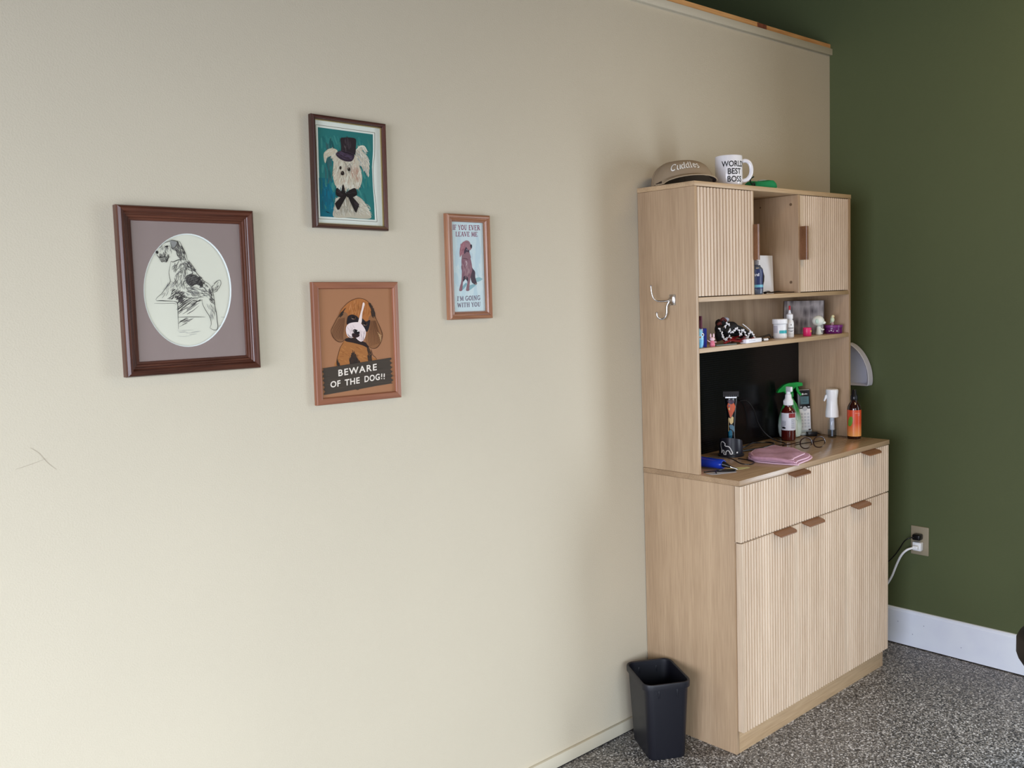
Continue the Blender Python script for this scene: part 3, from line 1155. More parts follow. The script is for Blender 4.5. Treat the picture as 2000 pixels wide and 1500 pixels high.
A.poly([(565, 1015), (615, 1020), (686, 1102), (655, 1192), (640, 1178), (590, 1072)], BK, False)
A.poly([(498, 935), (515, 885), (532, 940), (530, 975), (505, 975)], BK)
A.hatch([(450, 950), (650, 950), (640, 1000), (460, 1000)], 14, 10, 50, 6, [(66, 54, 58), (22, 16, 18)], 20)
A.hatch([(600, 1040), (680, 1110), (650, 1170)], 8, 60, 50, 6, [(66, 54, 58)], 8)
A.poly([(490, 392), (530, 381), (600, 382), (655, 400), (655, 480), (642, 565), (560, 560), (500, 545), (497, 470)], (48, 36, 42))
A.poly([(440, 568), (450, 540), (500, 520), (560, 530), (632, 560), (635, 600), (604, 638), (540, 636), (480, 610)], (58, 42, 56))
A.hatch([(455, 560), (500, 535), (610, 575), (600, 620), (500, 605)], 26, 20, 50, 9, [(84, 66, 88), (72, 54, 72)], 12)
A.hatch([(510, 400), (600, 395), (600, 530), (510, 520)], 18, 85, 60, 9, [(78, 64, 70), (62, 50, 56)], 8)
A.line([(535, 470), (540, 495)], 8, (170, 156, 150))
A.line([(497, 530), (560, 545), (640, 575)], 8, (24, 18, 22))
for (ex, ey, a_, c_) in ((487, 707, 11, 19), (578, 724, 15, 20), (508, 765, 19, 24)):
    A.ell(ex, ey, a_, c_, (46, 32, 28), 20)
A.ell(574, 716, 4, 4, (170, 150, 130), 10)
A.ell(502, 755, 5, 4, (130, 110, 96), 10)
A.line([(545, 660), (560, 700)], 6, (130, 112, 96))
A.line([(322, 1178), (336, 1172), (340, 1188), (352, 1182), (360, 1192), (378, 1190)], 5, (24, 30, 40))
A.b.build('picture', tt, weld=False)
glass_pane(tt, .187, .243, .0085)

# --- beware of the dog
W3, H3 = .249, .299
prof = [(0, 0), (0, .011), (.0015, .0130), (.012, .0145), (.0145, .0140), (.0165, .0115), (.017, .008), (.017, 0)]
mk = wpair('reddish_light_wood', (128, 78, 54), (158, 102, 74), .45, .05)
tt = frame_mould(W3, H3, .015, prof, mk, (-2.324, -.001, 1.3665), (0, math.radians(.9), 0), 'tan wood framed drawing of a brown puppy above a BEWARE OF THE DOG board')
backing(tt, W3 - .03, H3 - .03)
q3 = [(178, 192), (952, 185), (975, 1255), (210, 1335)]
H = homography(q3, [(-.1078, .1328), (.1078, .1328), (.1078, -.1328), (-.1078, -.1328)])
A = Art(H, -.0062)
sheet(A, q3, (158, 112, 80))
OL = (74, 44, 26)
earL = [(390, 475), (455, 430), (495, 470), (480, 560), (466, 650), (475, 700), (430, 742), (380, 737), (330, 690), (312, 625), (345, 560)]
earR = [(715, 480), (770, 465), (800, 530), (830, 600), (848, 668), (830, 750), (790, 800), (740, 808), (700, 780), (675, 730), (690, 620)]
A.poly([(440, 745), (500, 725), (600, 760), (700, 800), (735, 850), (745, 900), (790, 925), (700, 962), (370, 1000), (370, 930), (400, 830)], (156, 102, 56))
A.hatch([(460, 770), (700, 820), (730, 900), (640, 950), (400, 950), (410, 840)], 70, 15, 40, 5, [(136, 84, 44), (178, 120, 68), (166, 108, 58)], 30)
A.poly([(540, 850), (575, 900), (605, 955), (590, 980), (515, 985), (510, 930)], (48, 38, 34))
A.hatch([(540, 830), (620, 960), (500, 975)], 30, 80, 60, 9, [(60, 44, 34), (44, 36, 32)], 14)
A.hatch([(372, 990), (372, 930), (410, 985)], 14, 80, 40, 10, [(52, 42, 36)], 14)
A.hatch([(690, 790), (740, 860), (745, 930), (705, 945)], 34, 80, 60, 9, [(52, 42, 36), (70, 50, 36)], 10)
A.line([(450, 745), (410, 800), (385, 880), (370, 940), (370, 1000)], 5, OL)
A.line([(735, 820), (750, 880), (775, 900), (790, 925)], 5, OL)
A.poly([(462, 710), (560, 695), (640, 735), (705, 765), (700, 805), (640, 778), (540, 752), (470, 738)], (42, 30, 28))
A.poly([(400, 455), (430, 400), (500, 330), (570, 295), (630, 290), (690, 312), (740, 365), (770, 430), (745, 520), (700, 650), (640, 690), (480, 690), (470, 560), (430, 480)], (166, 104, 56))
A.poly(earL, (132, 92, 62))
A.poly(earR, (134, 92, 60))
for k in range(9):
    q = k / 8
    A.line([(400 + 60 * q, 500 - 10 * q), (345 + 100 * q, 600), (330 + 105 * q, 660 + 20 * q), (350 + 90 * q, 715 + 12 * q)], 5, (84, 50, 32))
    A.line([(735 + 45 * q, 520), (720 + 85 * q, 620), (705 + 125 * q, 690 + 10 * q), (720 + 90 * q, 790 - 30 * q)], 5, (80, 48, 30))
for k in range(5):
    A.line([(800 + 6 * k, 640 + 20 * k), (826 + 3 * k, 670 + 14 * k), (845 - 5 * k, 676 + 16 * k)], 4, (216, 178, 130))
A.hatch([(520, 330), (700, 330), (720, 460), (500, 460)], 60, 100, 60, 8, [(176, 114, 62), (156, 96, 50), (186, 124, 74)], 16)
A.line([(390, 475), (430, 400), (500, 330), (570, 295), (630, 290), (690, 312), (740, 365), (772, 435)], 5, OL)
A.line([(312, 625), (345, 560), (390, 480)], 5, OL)
A.line([(312, 625), (330, 690), (380, 738), (430, 742), (470, 705)], 6, OL)
A.line([(772, 465), (800, 530), (830, 600), (850, 668), (830, 750), (790, 802), (740, 810), (690, 780)], 6, OL)
A.hatch([(395, 470), (440, 420), (460, 400), (430, 470)], 14, -50, 50, 9, [(48, 38, 32)], 10)
A.hatch([(715, 350), (760, 400), (775, 465), (745, 470), (735, 400)], 36, 75, 60, 9, [(44, 36, 32), (60, 44, 34)], 8)
A.poly([(500, 470), (540, 458), (590, 480), (610, 525), (545, 548), (482, 562), (485, 500)], (32, 26, 30))
A.poly([(636, 495), (680, 530), (722, 515), (715, 580), (688, 638), (650, 590), (632, 540)], (34, 28, 32))
A.poly([(650, 335), (668, 345), (655, 400), (642, 450), (632, 545), (598, 548), (610, 490), (636, 400)], (226, 208, 200))
A.poly([(480, 572), (520, 545), (598, 538), (636, 560), (676, 630), (666, 700), (630, 740), (592, 722), (560, 692), (520, 702), (482, 678), (468, 620)], (222, 206, 204))
A.hatch([(490, 580), (560, 560), (560, 640), (500, 680)], 14, 70, 50, 4, [(176, 158, 160), (196, 180, 180)], 20)
A.hatch([(600, 640), (665, 630), (650, 720), (600, 710)], 16, 100, 46, 4, [(176, 158, 160)], 20)
A.poly([(534, 655), (575, 655), (610, 668), (600, 690), (570, 700), (535, 690)], (44, 26, 28))
A.poly([(542, 620), (570, 612), (606, 636), (610, 655), (585, 666), (552, 648)], (26, 18, 22))
A.ell(592, 632, 7, 5, (240, 236, 232), 12)
A.ell(552, 628, 5, 4, (200, 190, 186), 12)
A.line([(485, 660), (510, 690), (545, 690)], 6, (50, 34, 34))
for ex, ey in ((548, 492), (668, 556)):
    A.ell(ex, ey, 24, 20, (96, 64, 44), 20)
    A.ell(ex, ey - 3, 20, 16, (20, 14, 16), 20)
    A.ell(ex - 8, ey + 10, 12, 5, (120, 106, 100), 12, 15)
jag = [(215, 1022)]
N_ = 9
for k in range(1, 10):
    jag.append((215 + (720) * k / 9, 1022 - 117 * k / 9))
rj = []
for k in range(12):
    rj.append((935 + 15 * (k + .5) / 12 - (16 if k % 2 else -6), 905 + 267 * (k + .5) / 12))
bj = [(950, 1172), (780, 1200), (600, 1236), (585, 1246), (560, 1240), (400, 1270), (232, 1300)]
lj = []
for k in range(12):
    lj.append((231 - 15 * (k + .5) / 12 + (14 if k % 2 else -6), 1300 - 278 * (k + .5) / 12))
A.poly(jag + rj + bj + lj, (66, 58, 50), False)
A.hatch([(240, 1040), (930, 920), (935, 1160), (245, 1280)], 40, -9, 150, 4, [(56, 50, 42), (78, 68, 58)], 2, .02)
A.text('BEWARE', (382, 1102), (785, 1034), 66, (226, 216, 204), bold=.020, gap=1.22)
A.text('OF', (297, 1222), (402, 1205), 62, (226, 216, 204), bold=.022, gap=1.1)
A.text('THE', (447, 1200), (604, 1172), 62, (226, 216, 204), bold=.022, gap=1.1)
A.text('DOG', (655, 1162), (815, 1134), 62, (226, 216, 204), bold=.022, gap=1.1)
for x_ in (836, 862):
    A.line([(x_, 1072), (x_ - 2, 1108)], 11, (226, 216, 204), False, False)
    A.ell(x_ - 2, 1124, 6, 6, (226, 216, 204), 12)
A.b.build('picture', tt, weld=False)

# --- if you ever leave me
W4, H4 = .1548, .286
prof = [(0, 0), (0, .010), (.002, .014), (.006, .0165), (.0095, .0155), (.0105, .013), (.0125, .013), (.0155, .0145), (.0175, .012), (.0185, .0105), (.0200, .0105), (.0212, .008), (.0212, 0)]
mk = wpair('golden_oak_moulding', (126, 80, 56), (174, 124, 92), .28)
tt = frame_mould(W4, H4, .0165, prof, mk, (-1.9534, -.001, 1.5507), (0, math.radians(.6), 0), 'small narrow oak framed print reading IF YOU EVER LEAVE ME, rightmost picture')
backing(tt, W4 - .03, H4 - .03)
q4 = [(225, 215), (615, 228), (635, 1283), (248, 1293)]
H = homography(q4, [(-.0565, .1218), (.0565, .1218), (.0565, -.1218), (-.0565, -.1218)])
A = Art(H, -.0046)
sheet(A, q4, (216, 228, 232))
A.hatch([(260, 420), (600, 420), (600, 1080), (270, 1080)], 40, 80, 200, 40, [(208, 224, 230), (222, 232, 234), (204, 220, 228)], 20, .1)
A.poly([(500, 900), (560, 880), (605, 900), (560, 930), (500, 935)], (158, 192, 198))
A.poly([(360, 990), (400, 945), (410, 970), (360, 1030)], (140, 176, 186))
A.poly([(430, 985), (500, 960), (530, 965), (440, 1035)], (150, 186, 194))
A.text('IF YOU EVER', (245, 312), (582, 316), 60, (142, 62, 92), True)
A.text('LEAVE ME', (280, 391), (552, 391), 56, (146, 72, 100), True)
A.text("I'M GOING", (290, 1163), (578, 1152), 56, (126, 106, 126), True)
A.text('WITH YOU', (292, 1240), (580, 1230), 54, (128, 110, 128), True)
A.poly([(455, 640), (478, 760), (512, 812), (515, 880), (535, 955), (515, 968), (490, 955), (468, 930), (450, 820)], (86, 70, 80))
A.poly([(352, 650), (400, 640), (450, 640), (470, 700), (478, 790), (460, 860), (448, 940), (440, 1000), (438, 1038), (402, 1040), (405, 1000), (418, 930), (396, 885), (365, 935), (358, 1000), (350, 1040), (318, 1040), (326, 990), (345, 920), (352, 800), (350, 740)], (150, 108, 118))
A.poly([(368, 880), (400, 860), (425, 890), (420, 930), (398, 900), (366, 932)], (66, 60, 70))
A.poly([(360, 600), (385, 560), (440, 570), (452, 600), (462, 650), (400, 660), (352, 660)], (148, 110, 118))
A.poly([(365, 480), (400, 440), (440, 446), (462, 480), (478, 495), (476, 530), (455, 555), (420, 565), (390, 560)], (166, 124, 132))
A.poly([(372, 455), (396, 470), (392, 540), (378, 600), (350, 600), (332, 640), (326, 575), (342, 500)], (172, 116, 126))
A.hatch([(355, 680), (460, 680), (450, 900), (355, 870)], 40, 86, 70, 7, [(170, 132, 138), (132, 90, 102), (184, 148, 152)], 10)
A.hatch([(342, 490), (385, 480), (378, 600), (336, 610)], 22, 95, 50, 6, [(190, 134, 142), (150, 92, 104)], 12)
A.line([(360, 655), (400, 655), (430, 670)], 7, (92, 56, 66))
A.poly([(395, 530), (408, 518), (425, 545), (445, 560), (440, 580), (410, 575), (385, 600), (380, 570)], (84, 64, 80))
A.line([(408, 545), (425, 555)], 10, (206, 210, 220))
A.line([(398, 680), (412, 710), (400, 750)], 10, (206, 184, 188))
A.poly([(458, 495), (474, 488), (478, 520), (465, 530)], (52, 42, 54))
A.line([(395, 470), (420, 460), (445, 480)], 4, (120, 82, 94))
A.line([(478, 590), (482, 660)], 5, (170, 180, 190))
A.ell(520, 960, 16, 9, (150, 128, 124), 14, -20)
A.line([(330, 1000), (325, 1038)], 8, (190, 150, 160))
A.line([(425, 950), (420, 1035)], 9, (176, 152, 158))
A.b.build('picture', tt, weld=False)
glass_pane(tt, .112, .242, .0078)

# ------------------------------------------------------------------ things on top of the hutch
# cap
kh = mat('khaki_cotton', (150, 132, 108), .9, bump=.3, bscale=900)
khd = mat('dark_brim_lining', (52, 36, 30), .9)
t = thing('baseball_cap', 'khaki baseball cap embroidered Cuddles lying on top of the hutch', 'cap', (-1.134, -.110, HT + .0005), (0, 0, 0))
FA = math.radians(-119)      # direction the cap faces
b = B()
n, k = 64, 18


def crown(a, q, off=0.0):
    """a azimuth relative to facing, q 0 rim .. 1 top"""
    th = q * PI / 2
    rr = math.cos(th) ** .66
    z = .078 * math.sin(th) ** .95
    fx = math.cos(a) * .098 * rr
    fy = math.sin(a) * .098 * rr
    side = min(1, max(0, (abs(a) - .7) / .5))
    fold = (.0020 * math.sin(11 * a + 4 * q) + .0016 * math.sin(17 * a - 3 * q)) * math.sin(PI * min(1, q * 1.15 + .08)) * side
    d = Vector((fx, fy, 0))
    if d.length > 1e-6:
        d = d * (1 + (fold + off) / max(.02, d.length))
    x = d.x * math.cos(FA) - d.y * math.sin(FA)
    y = d.x * math.sin(FA) + d.y * math.cos(FA)
    lift = .025 * max(0, math.cos(a)) ** 1.3 * (1 - q) ** 1.2      # rim rises over the brim
    return Vector((x, y, z * (1 - .10 * max(0, math.cos(a)) * (1 - q)) + lift + off * .6))


vs, fs = [], []
for j in range(k):
    for i in range(n):
        vs.append(crown(-PI + 2 * PI * i / n, j / k))
vs.append(crown(0, 1))
for j in range(k - 1):
    for i in range(n):
        fs.append((j * n + i, j * n + (i + 1) % n, (j + 1) * n + (i + 1) % n, (j + 1) * n + i))
for i in range(n):
    fs.append(((k - 1) * n + i, (k - 1) * n + (i + 1) % n, k * n))
b.add(vs, fs, kh, True)
b.build('crown', t)
b = B()
b.ball(crown(0, 1) + Vector((0, 0, .0005)), .006, kh, (1, 1, .45), n=8)
b.build('top_button', t)
for a0 in (PI / 6, -PI / 6, PI / 2, -PI / 2, PI / 6 * 5, -PI / 6 * 5):
    if abs(a0) < 1:
        continue
    b = B()
    b.tube([crown(a0, q / 12, .0004) for q in range(13)], .0009, mat('khaki_seam', (132, 114, 92), .9), 6)
    b.build('seam', t)
# brim: steeply curved visor arching over a dark opening
b = B()
vs, fs = [], []
na, nb = 28, 8
AM = math.radians(78)
for layer in (0, 1):
    for i in range(na + 1):
        a = -AM + 2 * AM * i / na
        arch = max(0.0, 1 - (abs(a) / math.radians(56)) ** 2.0)
        p0 = crown(a, .03, .0012)
        for j in range(nb + 1):
            q = j / nb
            d = Vector((math.cos(FA + a * .8), math.sin(FA + a * .8), 0))
            p = p0 + d * (.036 * q * arch ** .5)
            p.z = p0.z * (1 - q) + (.002 + .0185 * arch) * q - .0025 * layer
            p.z = max(.0006 + (.002 if layer == 0 else 0), p.z)
            vs.append(p)
m1 = (na + 1) * (nb + 1)
ft, fb = [], []
for i in range(na):
    for j in range(nb):
        A0 = i * (nb + 1) + j
        ft.append((A0, A0 + 1, A0 + nb + 2, A0 + nb + 1))
        fb.append((m1 + A0, m1 + A0 + nb + 1, m1 + A0 + nb + 2, m1 + A0 + 1))
rim = [(i * (nb + 1) + nb, (i + 1) * (nb + 1) + nb, m1 + (i + 1) * (nb + 1) + nb, m1 + i * (nb + 1) + nb) for i in range(na)]
b.add(vs, ft + rim, kh, True)
b.add(vs, fb, khd, True)
edge = [vs[i * (nb + 1) + nb] - Vector((0, 0, .001)) for i in range(na + 1)]
b.tube(edge, .0018, mat('khaki_piping', (166, 148, 122), .9), 6)
b.build('brim', t, weld=False)
# embroidery
b = B()
wt = mat('white_thread', (238, 236, 230), .7)
for vs, fs in serif_shapes('Cuddles'):
    o = []
    for x, y in vs:
        a = (x - .5) * 1.02 - .26
        q = .345 + (y - .5) * .27 + .03 * math.cos(a * 3)
        o.append(crown(a, q, .0016))
    b.add(o, fs, wt)
b.build('embroidered_name', t, weld=False)

# mug
por = mat('white_porcelain', (232, 232, 236), .18, coat=.3)
mx_, my_ = -.953, -.166
t = thing('mug', 'white mug printed WORLD\'S BEST BOSS in black, on top of the hutch', 'mug', (mx_, my_, HT + .0005))
b = B()
Rm, Hm = .0445, .1
b.lathe([(.0001, 0), (.038, 0), (.0405, .001), (.0435, .006), (Rm, .014), (Rm, .094), (Rm - .0004, .0985), (Rm - .002, .1), (Rm - .0036, .0985), (Rm - .004, .094), (Rm - .004, .02), (Rm - .008, .008), (.0001, .007)], por, 48)
b.build('cup_body', t)
# camera-side azimuth of the print
az0 = math.atan2(-1.993 - my_, -3.592 - mx_)
ah = az0 + math.radians(97)
b = B()
hp = [(Rm - .002, 0, .082), (Rm + .012, 0, .083), (Rm + .024, 0, .074), (Rm + .029, 0, .055), (Rm + .026, 0, .036), (Rm + .015, 0, .022), (Rm - .002, 0, .018)]
b.tube(spline(hp, k=6), .0048, por, 12, X=RZ(math.degrees(ah)), flatten=1.35)
b.build('mug_handle', t)
b = B()
inkb = mat('black_ink', (22, 20, 24), .4)


def wrap_text(b, s, R_, a0, a1, z0, z1, m, bold=.02, sx=1.0, yoff=0.0):
    v0, f0, _ = text_tris(s, bold)
    vs, fs = [], []
    nst = max(6, int(abs(a1 - a0) / 0.05))
    for q in f0:
        P0 = [v0[i] for i in q]
        for k_ in range(nst):
            v2, f2 = clip_strip(P0, k_ / nst, (k_ + 1) / nst)
            fs += [tuple(i + len(vs) for i in g) for g in f2]
            vs += v2
    b.add([((R_) * math.cos(a0 + (a1 - a0) * x), R_ * math.sin(a0 + (a1 - a0) * x), z0 + (z1 - z0) * y) for x, y in vs], fs, m)


dg = math.radians
wrap_text(b, "WORLD'S", Rm + .0003, az0 + dg(-30), az0 + dg(92), .062, .080, inkb)
wrap_text(b, "BEST", Rm + .0003, az0 + dg(-4), az0 + dg(58), .038, .056, inkb)
wrap_text(b, "BOSS", Rm + .0003, az0 + dg(-6), az0 + dg(62), .013, .031, inkb)
b.build('printed_words', t, weld=False)

# green cloth pouch
t = thing('pouch', 'small bright green cloth pouch right of the mug on the hutch top', 'pouch', (-.775, -.172, HT + .0005))
grn = mat('bright_green_cloth', (10, 134, 78), .75, bump=.4, bscale=300)
b = B()
n = 28
prof = [(0.98, 0), (1.04, .008), (1.0, .018), (.86, .0255), (.5, .0285), (.0001, .029)]
vs = []
b.lathe([(p0 * .048, p1) for p0, p1 in prof], grn, n, sx=1.15, sy=.7, X=RZ(-35))
b.v = [Vector((v.x, v.y, max(0, v.z + .0025 * math.sin(v.x * 90) * (v.z > .01)))) for v in b.v]
b.build('body', t)
b = B()
b.tube(spline([(-.040, -.002, .012), (-.052, .004, .020), (-.058, .002, .032), (-.052, -.008, .040)]), .0024, mat('dark_green_cord', (24, 50, 38), .8), 6)
b.tube(spline([(-.046, -.006, .010), (-.058, -.012, .018), (-.066, -.010, .010)]), .0034, mat('dark_green_cord', (24, 50, 38), .8), 6)
b.build('drawstring', t)
b = B()
b.tube(spline([(.004, .012, .030), (.022, .008, .033), (.042, -.006, .030), (.056, -.020, .018), (.060, -.026, .004)]), .0042, mat('pale_grey_plastic', (178, 190, 192), .4), 8, flatten=.6)
b.build('clip', t)

# ------------------------------------------------------------------ middle bay
t = thing('sanitizer_bottle', 'clear bottle with a dark blue label beside the left hutch door', 'bottle', (-.857, -.200, S1 + .0003))
b = B()
cl = mat('clear_grey_gel', (120, 130, 150), .12, trans=.55)
b.lathe([(.0001, 0), (.024, 0), (.027, .004), (.0272, .02), (.025, .045), (.0272, .07), (.0265, .086), (.018, .096), (.010, .1), (.010, .104)], cl, 28, sx=1, sy=.7, X=RZ(-38))
b.build('bottle_body', t)
b = B()
lb = mat('navy_label', (38, 48, 92), .35)
b.lathe([(.0274, .018), (.0256, .045), (.0275, .068), (.0268, .084)], lb, 28, sx=1, sy=.7, X=RZ(-38), caps=False)
b.lathe([(.0276, .024), (.0268, .033)], mat('aqua_label_band', (104, 170, 190), .35), 28, sx=1, sy=.7, X=RZ(-38), caps=False)
b.build('label', t)
b = B()
b.lathe([(.011, .1), (.012, .104), (.012, .114), (.006, .116), (.005, .124), (.0001, .124)], mat('grey_cap', (120, 116, 118), .3), 20)
b.build('cap', t)
b = B()
vs, fs, _ = text_tris('Purell', .02)
aa = math.atan2(-1.99 + .200, -3.59 + .857)
X = T(.0305 * math.cos(aa), .0255 * math.sin(aa) - .0, .062) @ RZ(math.degrees(aa) + 90) @ RX(0)
b.add([(.020 * (x - .5) * 1 + .006, -.0005, .010 * y) for x, y in vs], fs, mat('white_ink', (235, 238, 245), .4), X=X)
b.build('printed_word', t, weld=False)

t = thing('paper_card', 'white paper card leaning upright behind the bottle in the open hutch bay', 'paper', (-.699, -.152, S1 + .0003))
b = B()
X = RZ(4) @ RX(-8)
b.prism([(-.065, 0), (.036, .0), (.064, .137), (-.060, .137)], 0, .0006, mat('white_paper', (222, 226, 234), .7), 'XZ', X=X)
tag_o = b.build('sheet', t)

t = thing('black_bottle', 'rounded black bottle behind the clear one in the open bay', 'bottle', (-.807, -.176, S1 + .0003))
bp_ = mat('black_plastic', (16, 16, 20), .3)
b = B()
b.lathe([(.0001, 0), (.015, 0), (.018, .02), (.023, .045), (.024, .062), (.019, .082), (.014, .09), (.0001, .092)], bp_, 28)
b.build('bottle_body', t)
b = B()
b.lathe([(.011, .09), (.011, .100), (.0001, .101)], bp_, 16)
b.build('cap', t)

b = B()
px = spline([(-.790, -.195, .004), (-.765, -.19, .007), (-.74, -.185, .004), (-.70, -.19, .006), (-.672, -.20, .004), (-.655, -.212, .003), (-.648, -.222, .003)], k=5)
o0 = Vector((-.74, -.19, 0))
b.tube([p - o0 for p in px], [.0065] * 9 + [.0045] * 8 + [.0022] * 14, bp_, 8, flatten=.6)
tag(b.build('cable', loc=(-.74, -.19, S1 + .0008)), 'short black cable lying on the shelf of the open bay', 'cable')

# ------------------------------------------------------------------ second shelf
Z2 = S2 + .0003
t = thing('blue_figurine', 'light blue egg-shaped bird toy at the left end of the lower hutch shelf', 'toy', (-1.189, -.208, Z2), (0, 0, math.radians(-122)))
b = B()
lbm = mat('light_blue_plastic', (112, 184, 222), .25)
b.lathe([(.0001, 0), (.012, .001), (.0155, .010), (.0165, .022), (.0165, .026)], lbm, 24)
b.lathe([(.0165, .0265), (.0160, .038), (.0135, .052), (.008, .060), (.0001, .063)], mat('pale_blue_plastic', (140, 200, 230), .25), 24)
b.build('body', t)
b = B()
for s_ in (-1, 1):
    b.ball((.0115, .0085 * s_, .042), .0058, mat('white_plastic', (236, 238, 240), .3), (.5, 1, 1), n=10)
    b.ball((.0142, .0090 * s_, .042), .0026, mat('black_eye', (14, 14, 16), .2), (.4, 1, 1), n=8)
b.build('eyes', t)
b = B()
b.lathe([(.0035, 0), (.0001, .006)], mat('orange_beak', (226, 140, 60), .4), 10, T(.0148, 0, .035) @ RY(90))
b.build('beak', t)

t = thing('wrapped_stick', 'thin maroon stick standing behind the light blue toy', 'stick', (-1.098, -.150, Z2))
b = B()
mr = mat('maroon_paper', (104, 44, 62), .7)
b.box((-.004, -.004, 0), (.004, .004, .098), mr, .001)
b.build('wrapper', t)
b = B()
b.box((-.0075, -.002, 0), (-.0045, .002, .085), mr, .0006)
b.build('stick', t)

t = thing('card_box', 'dark blue box with a white vertical stripe beside the light blue toy', 'box', (-1.158, -.192, Z2))
b = B()
b.box((-.016, -.012, 0), (.018, .012, .0605), mat('royal_blue_card', (22, 34, 128), .35), .001, X=RZ(-38))
b.build('body', t)
b = B()
b.box((.001, -.0125, .001), (.005, -.0119, .060), mat('white_ink', (235, 238, 245), .4), X=RZ(-38))
b.build('stripe', t)

t = thing('rabbit_figurine', 'tiny pink and white rabbit figurine in front of the blue box', 'figurine', (-1.119, -.210, Z2), (0, 0, math.radians(-140)))
pk = mat('pink_plastic', (222, 120, 140), .35)
pw = mat('pale_pink_plastic', (240, 204, 208), .35)
b = B()
b.lathe([(.0001, 0), (.0075, 0), (.0088, .004), (.0082, .012), (.0055, .019), (.0001, .021)], pk, 16)
b.ball((.0075, -.003, .003), .003, pk, (1.3, 1, .8), n=8)
b.ball((.0075, .004, .003), .003, pk, (1.3, 1, .8), n=8)
b.build('body', t)
b = B()
b.ball((.001, 0, .0245), .0078, pw, (1, 1.1, .85), n=12)
b.ball((.0065, -.003, .026), .0009, mat('black_eye', (14, 14, 16), .2), n=6)
b.ball((.0065, .003, .026), .0009, mat('black_eye', (14, 14, 16), .2), n=6)
b.build('head', t)
for s_ in (-1, 1):
    b = B()
    b.ball((0, .0048 * s_, .0355), .0028, pw, (.7, 1, 2.6), X=T(0, 0, 0), n=8)
    b.build('ear', t)
b = B()
b.tube([(.004, -.006, .016), (.008, -.012, .018), (.009, -.016, .022)], .0016, pw, 6)
b.tube([(.004, .006, .016), (.008, .012, .015)], .0016, pw, 6)
b.build('arm', t)

# heap of lead, ribbon and lace
red = mat('red_satin_ribbon', (150, 24, 30), .35)
redd = mat('dark_red_satin', (96, 16, 26), .4)
t = thing('ribbon_bundle', 'crumpled red satin ribbon under the black and white lace', 'ribbon', (-.985, -.186, Z2))
b = B()
rr2 = random.Random(3)
for i in range(13):
    pts = []
    x, y, z = rr2.uniform(-.055, .045), rr2.uniform(-.03, .025), rr2.uniform(.004, .022)
    a = rr2.uniform(-.6, .6)
    for k_ in range(6):
        pts.append((x, y, max(.0062, z)))
        x += math.cos(a) * .014
        y += math.sin(a) * .009
        z += rr2.uniform(-.007, .007)
        a += rr2.uniform(-.6, .6)
    b.tube(spline(pts, k=4), .0055, red if i % 3 else redd, 8, flatten=.28)
b.tube(spline([(-.062, -.02, .007), (-.04, -.028, .014), (0, -.03, .010), (.03, -.03, .016), (.05, -.026, .009)], k=5), .008, red, 8, flatten=.3)
b.build('ribbon', t)

t = thing('lace_collar_bundle', 'heap of black collars edged with white scalloped lace on the lower shelf', 'collars', (-.955, -.146, Z2 + .004))
blk = mat('black_fabric', (14, 14, 18), .8, bump=.4, bscale=400)
b = B()


def lump(b, c, R_, sc, m, seed):
    b.ball(c, R_, m, sc, n=14)


b.tube(spline([(-.055, -.02, .030), (-.05, -.005, .052), (-.02, .01, .064), (.02, .012, .062), (.055, .005, .052), (.075, -.005, .042)], k=6), [.012 + .004 * math.sin(i * .6) for i in range(31)], blk, 12, flatten=.8)
b.tube(spline([(-.045, -.028, .030), (-.015, -.03, .050), (.03, -.03, .044), (.07, -.032, .030), (.10, -.036, .014), (.115, -.036, .006)], k=6), [.017 - .0004 * i for i in range(31)], blk, 12, flatten=.9)
b.tube(spline([(-.02, 0, .02), (.03, .0, .03), (.08, -.01, .02), (.12, -.02, .013)], k=6), .012, blk, 12)
b.tube(spline([(-.06, -.02, .012), (-.066, -.018, .03), (-.05, -.02, .05)], k=5), .012, blk, 10)
b.build('collar', t)
b = B()
wl = mat('white_lace', (226, 226, 230), .8)


def scallop(b, pts, n_, r_=.0042):
    P = spline(pts, k=8)
    L_ = len(P)
    for i in range(n_):
        p = P[int(i * (L_ - 1) / max(1, n_ - 1))]
        q = P[min(L_ - 1, int(i * (L_ - 1) / max(1, n_ - 1)) + 1)] - P[max(0, int(i * (L_ - 1) / max(1, n_ - 1)) - 1)]
        side = Vector((-q.z, 0, q.x)).normalized() * (.0024 if i % 2 else -.0010)
        b.ball(p + side, r_ * (.92 if i % 2 else .62), wl, (1, .7, 1), n=6)


def loop(cx_, cy_, cz_, r_, n_=9, y=-.046):
    return [(cx_ + r_ * math.cos(a), y + cy_, cz_ + r_ * math.sin(a)) for a in [2 * PI * i / n_ for i in range(n_)]]


scallop(b, [(-.073, -.025, .050), (-.070, -.034, .036), (-.068, -.036, .022), (-.060, -.040, .012), (-.052, -.042, .010)], 13)
scallop(b, [(-.052, -.036, .052), (-.040, -.034, .064), (-.030, -.036, .058), (-.028, -.040, .048), (-.038, -.044, .044)], 12)
scallop(b, [(-.045, -.044, .038), (-.030, -.048, .034), (-.015, -.048, .040), (-.004, -.048, .046), (.010, -.048, .036), (.014, -.048, .022)], 15)
scallop(b, [(-.055, -.042, .012), (-.045, -.046, .022), (-.036, -.046, .014), (-.043, -.046, .006)], 9, .0036)
scallop(b, [(.020, -.050, .024), (.024, -.05, .038), (.034, -.05, .036), (.044, -.05, .022), (.052, -.05, .010)], 12)
scallop(b, [(.056, -.052, .012), (.062, -.052, .024), (.072, -.052, .030), (.084, -.052, .022), (.092, -.052, .010)], 12)
scallop(b, [(.03, -.052, .012), (.038, -.054, .006), (.05, -.054, .003)], 5)
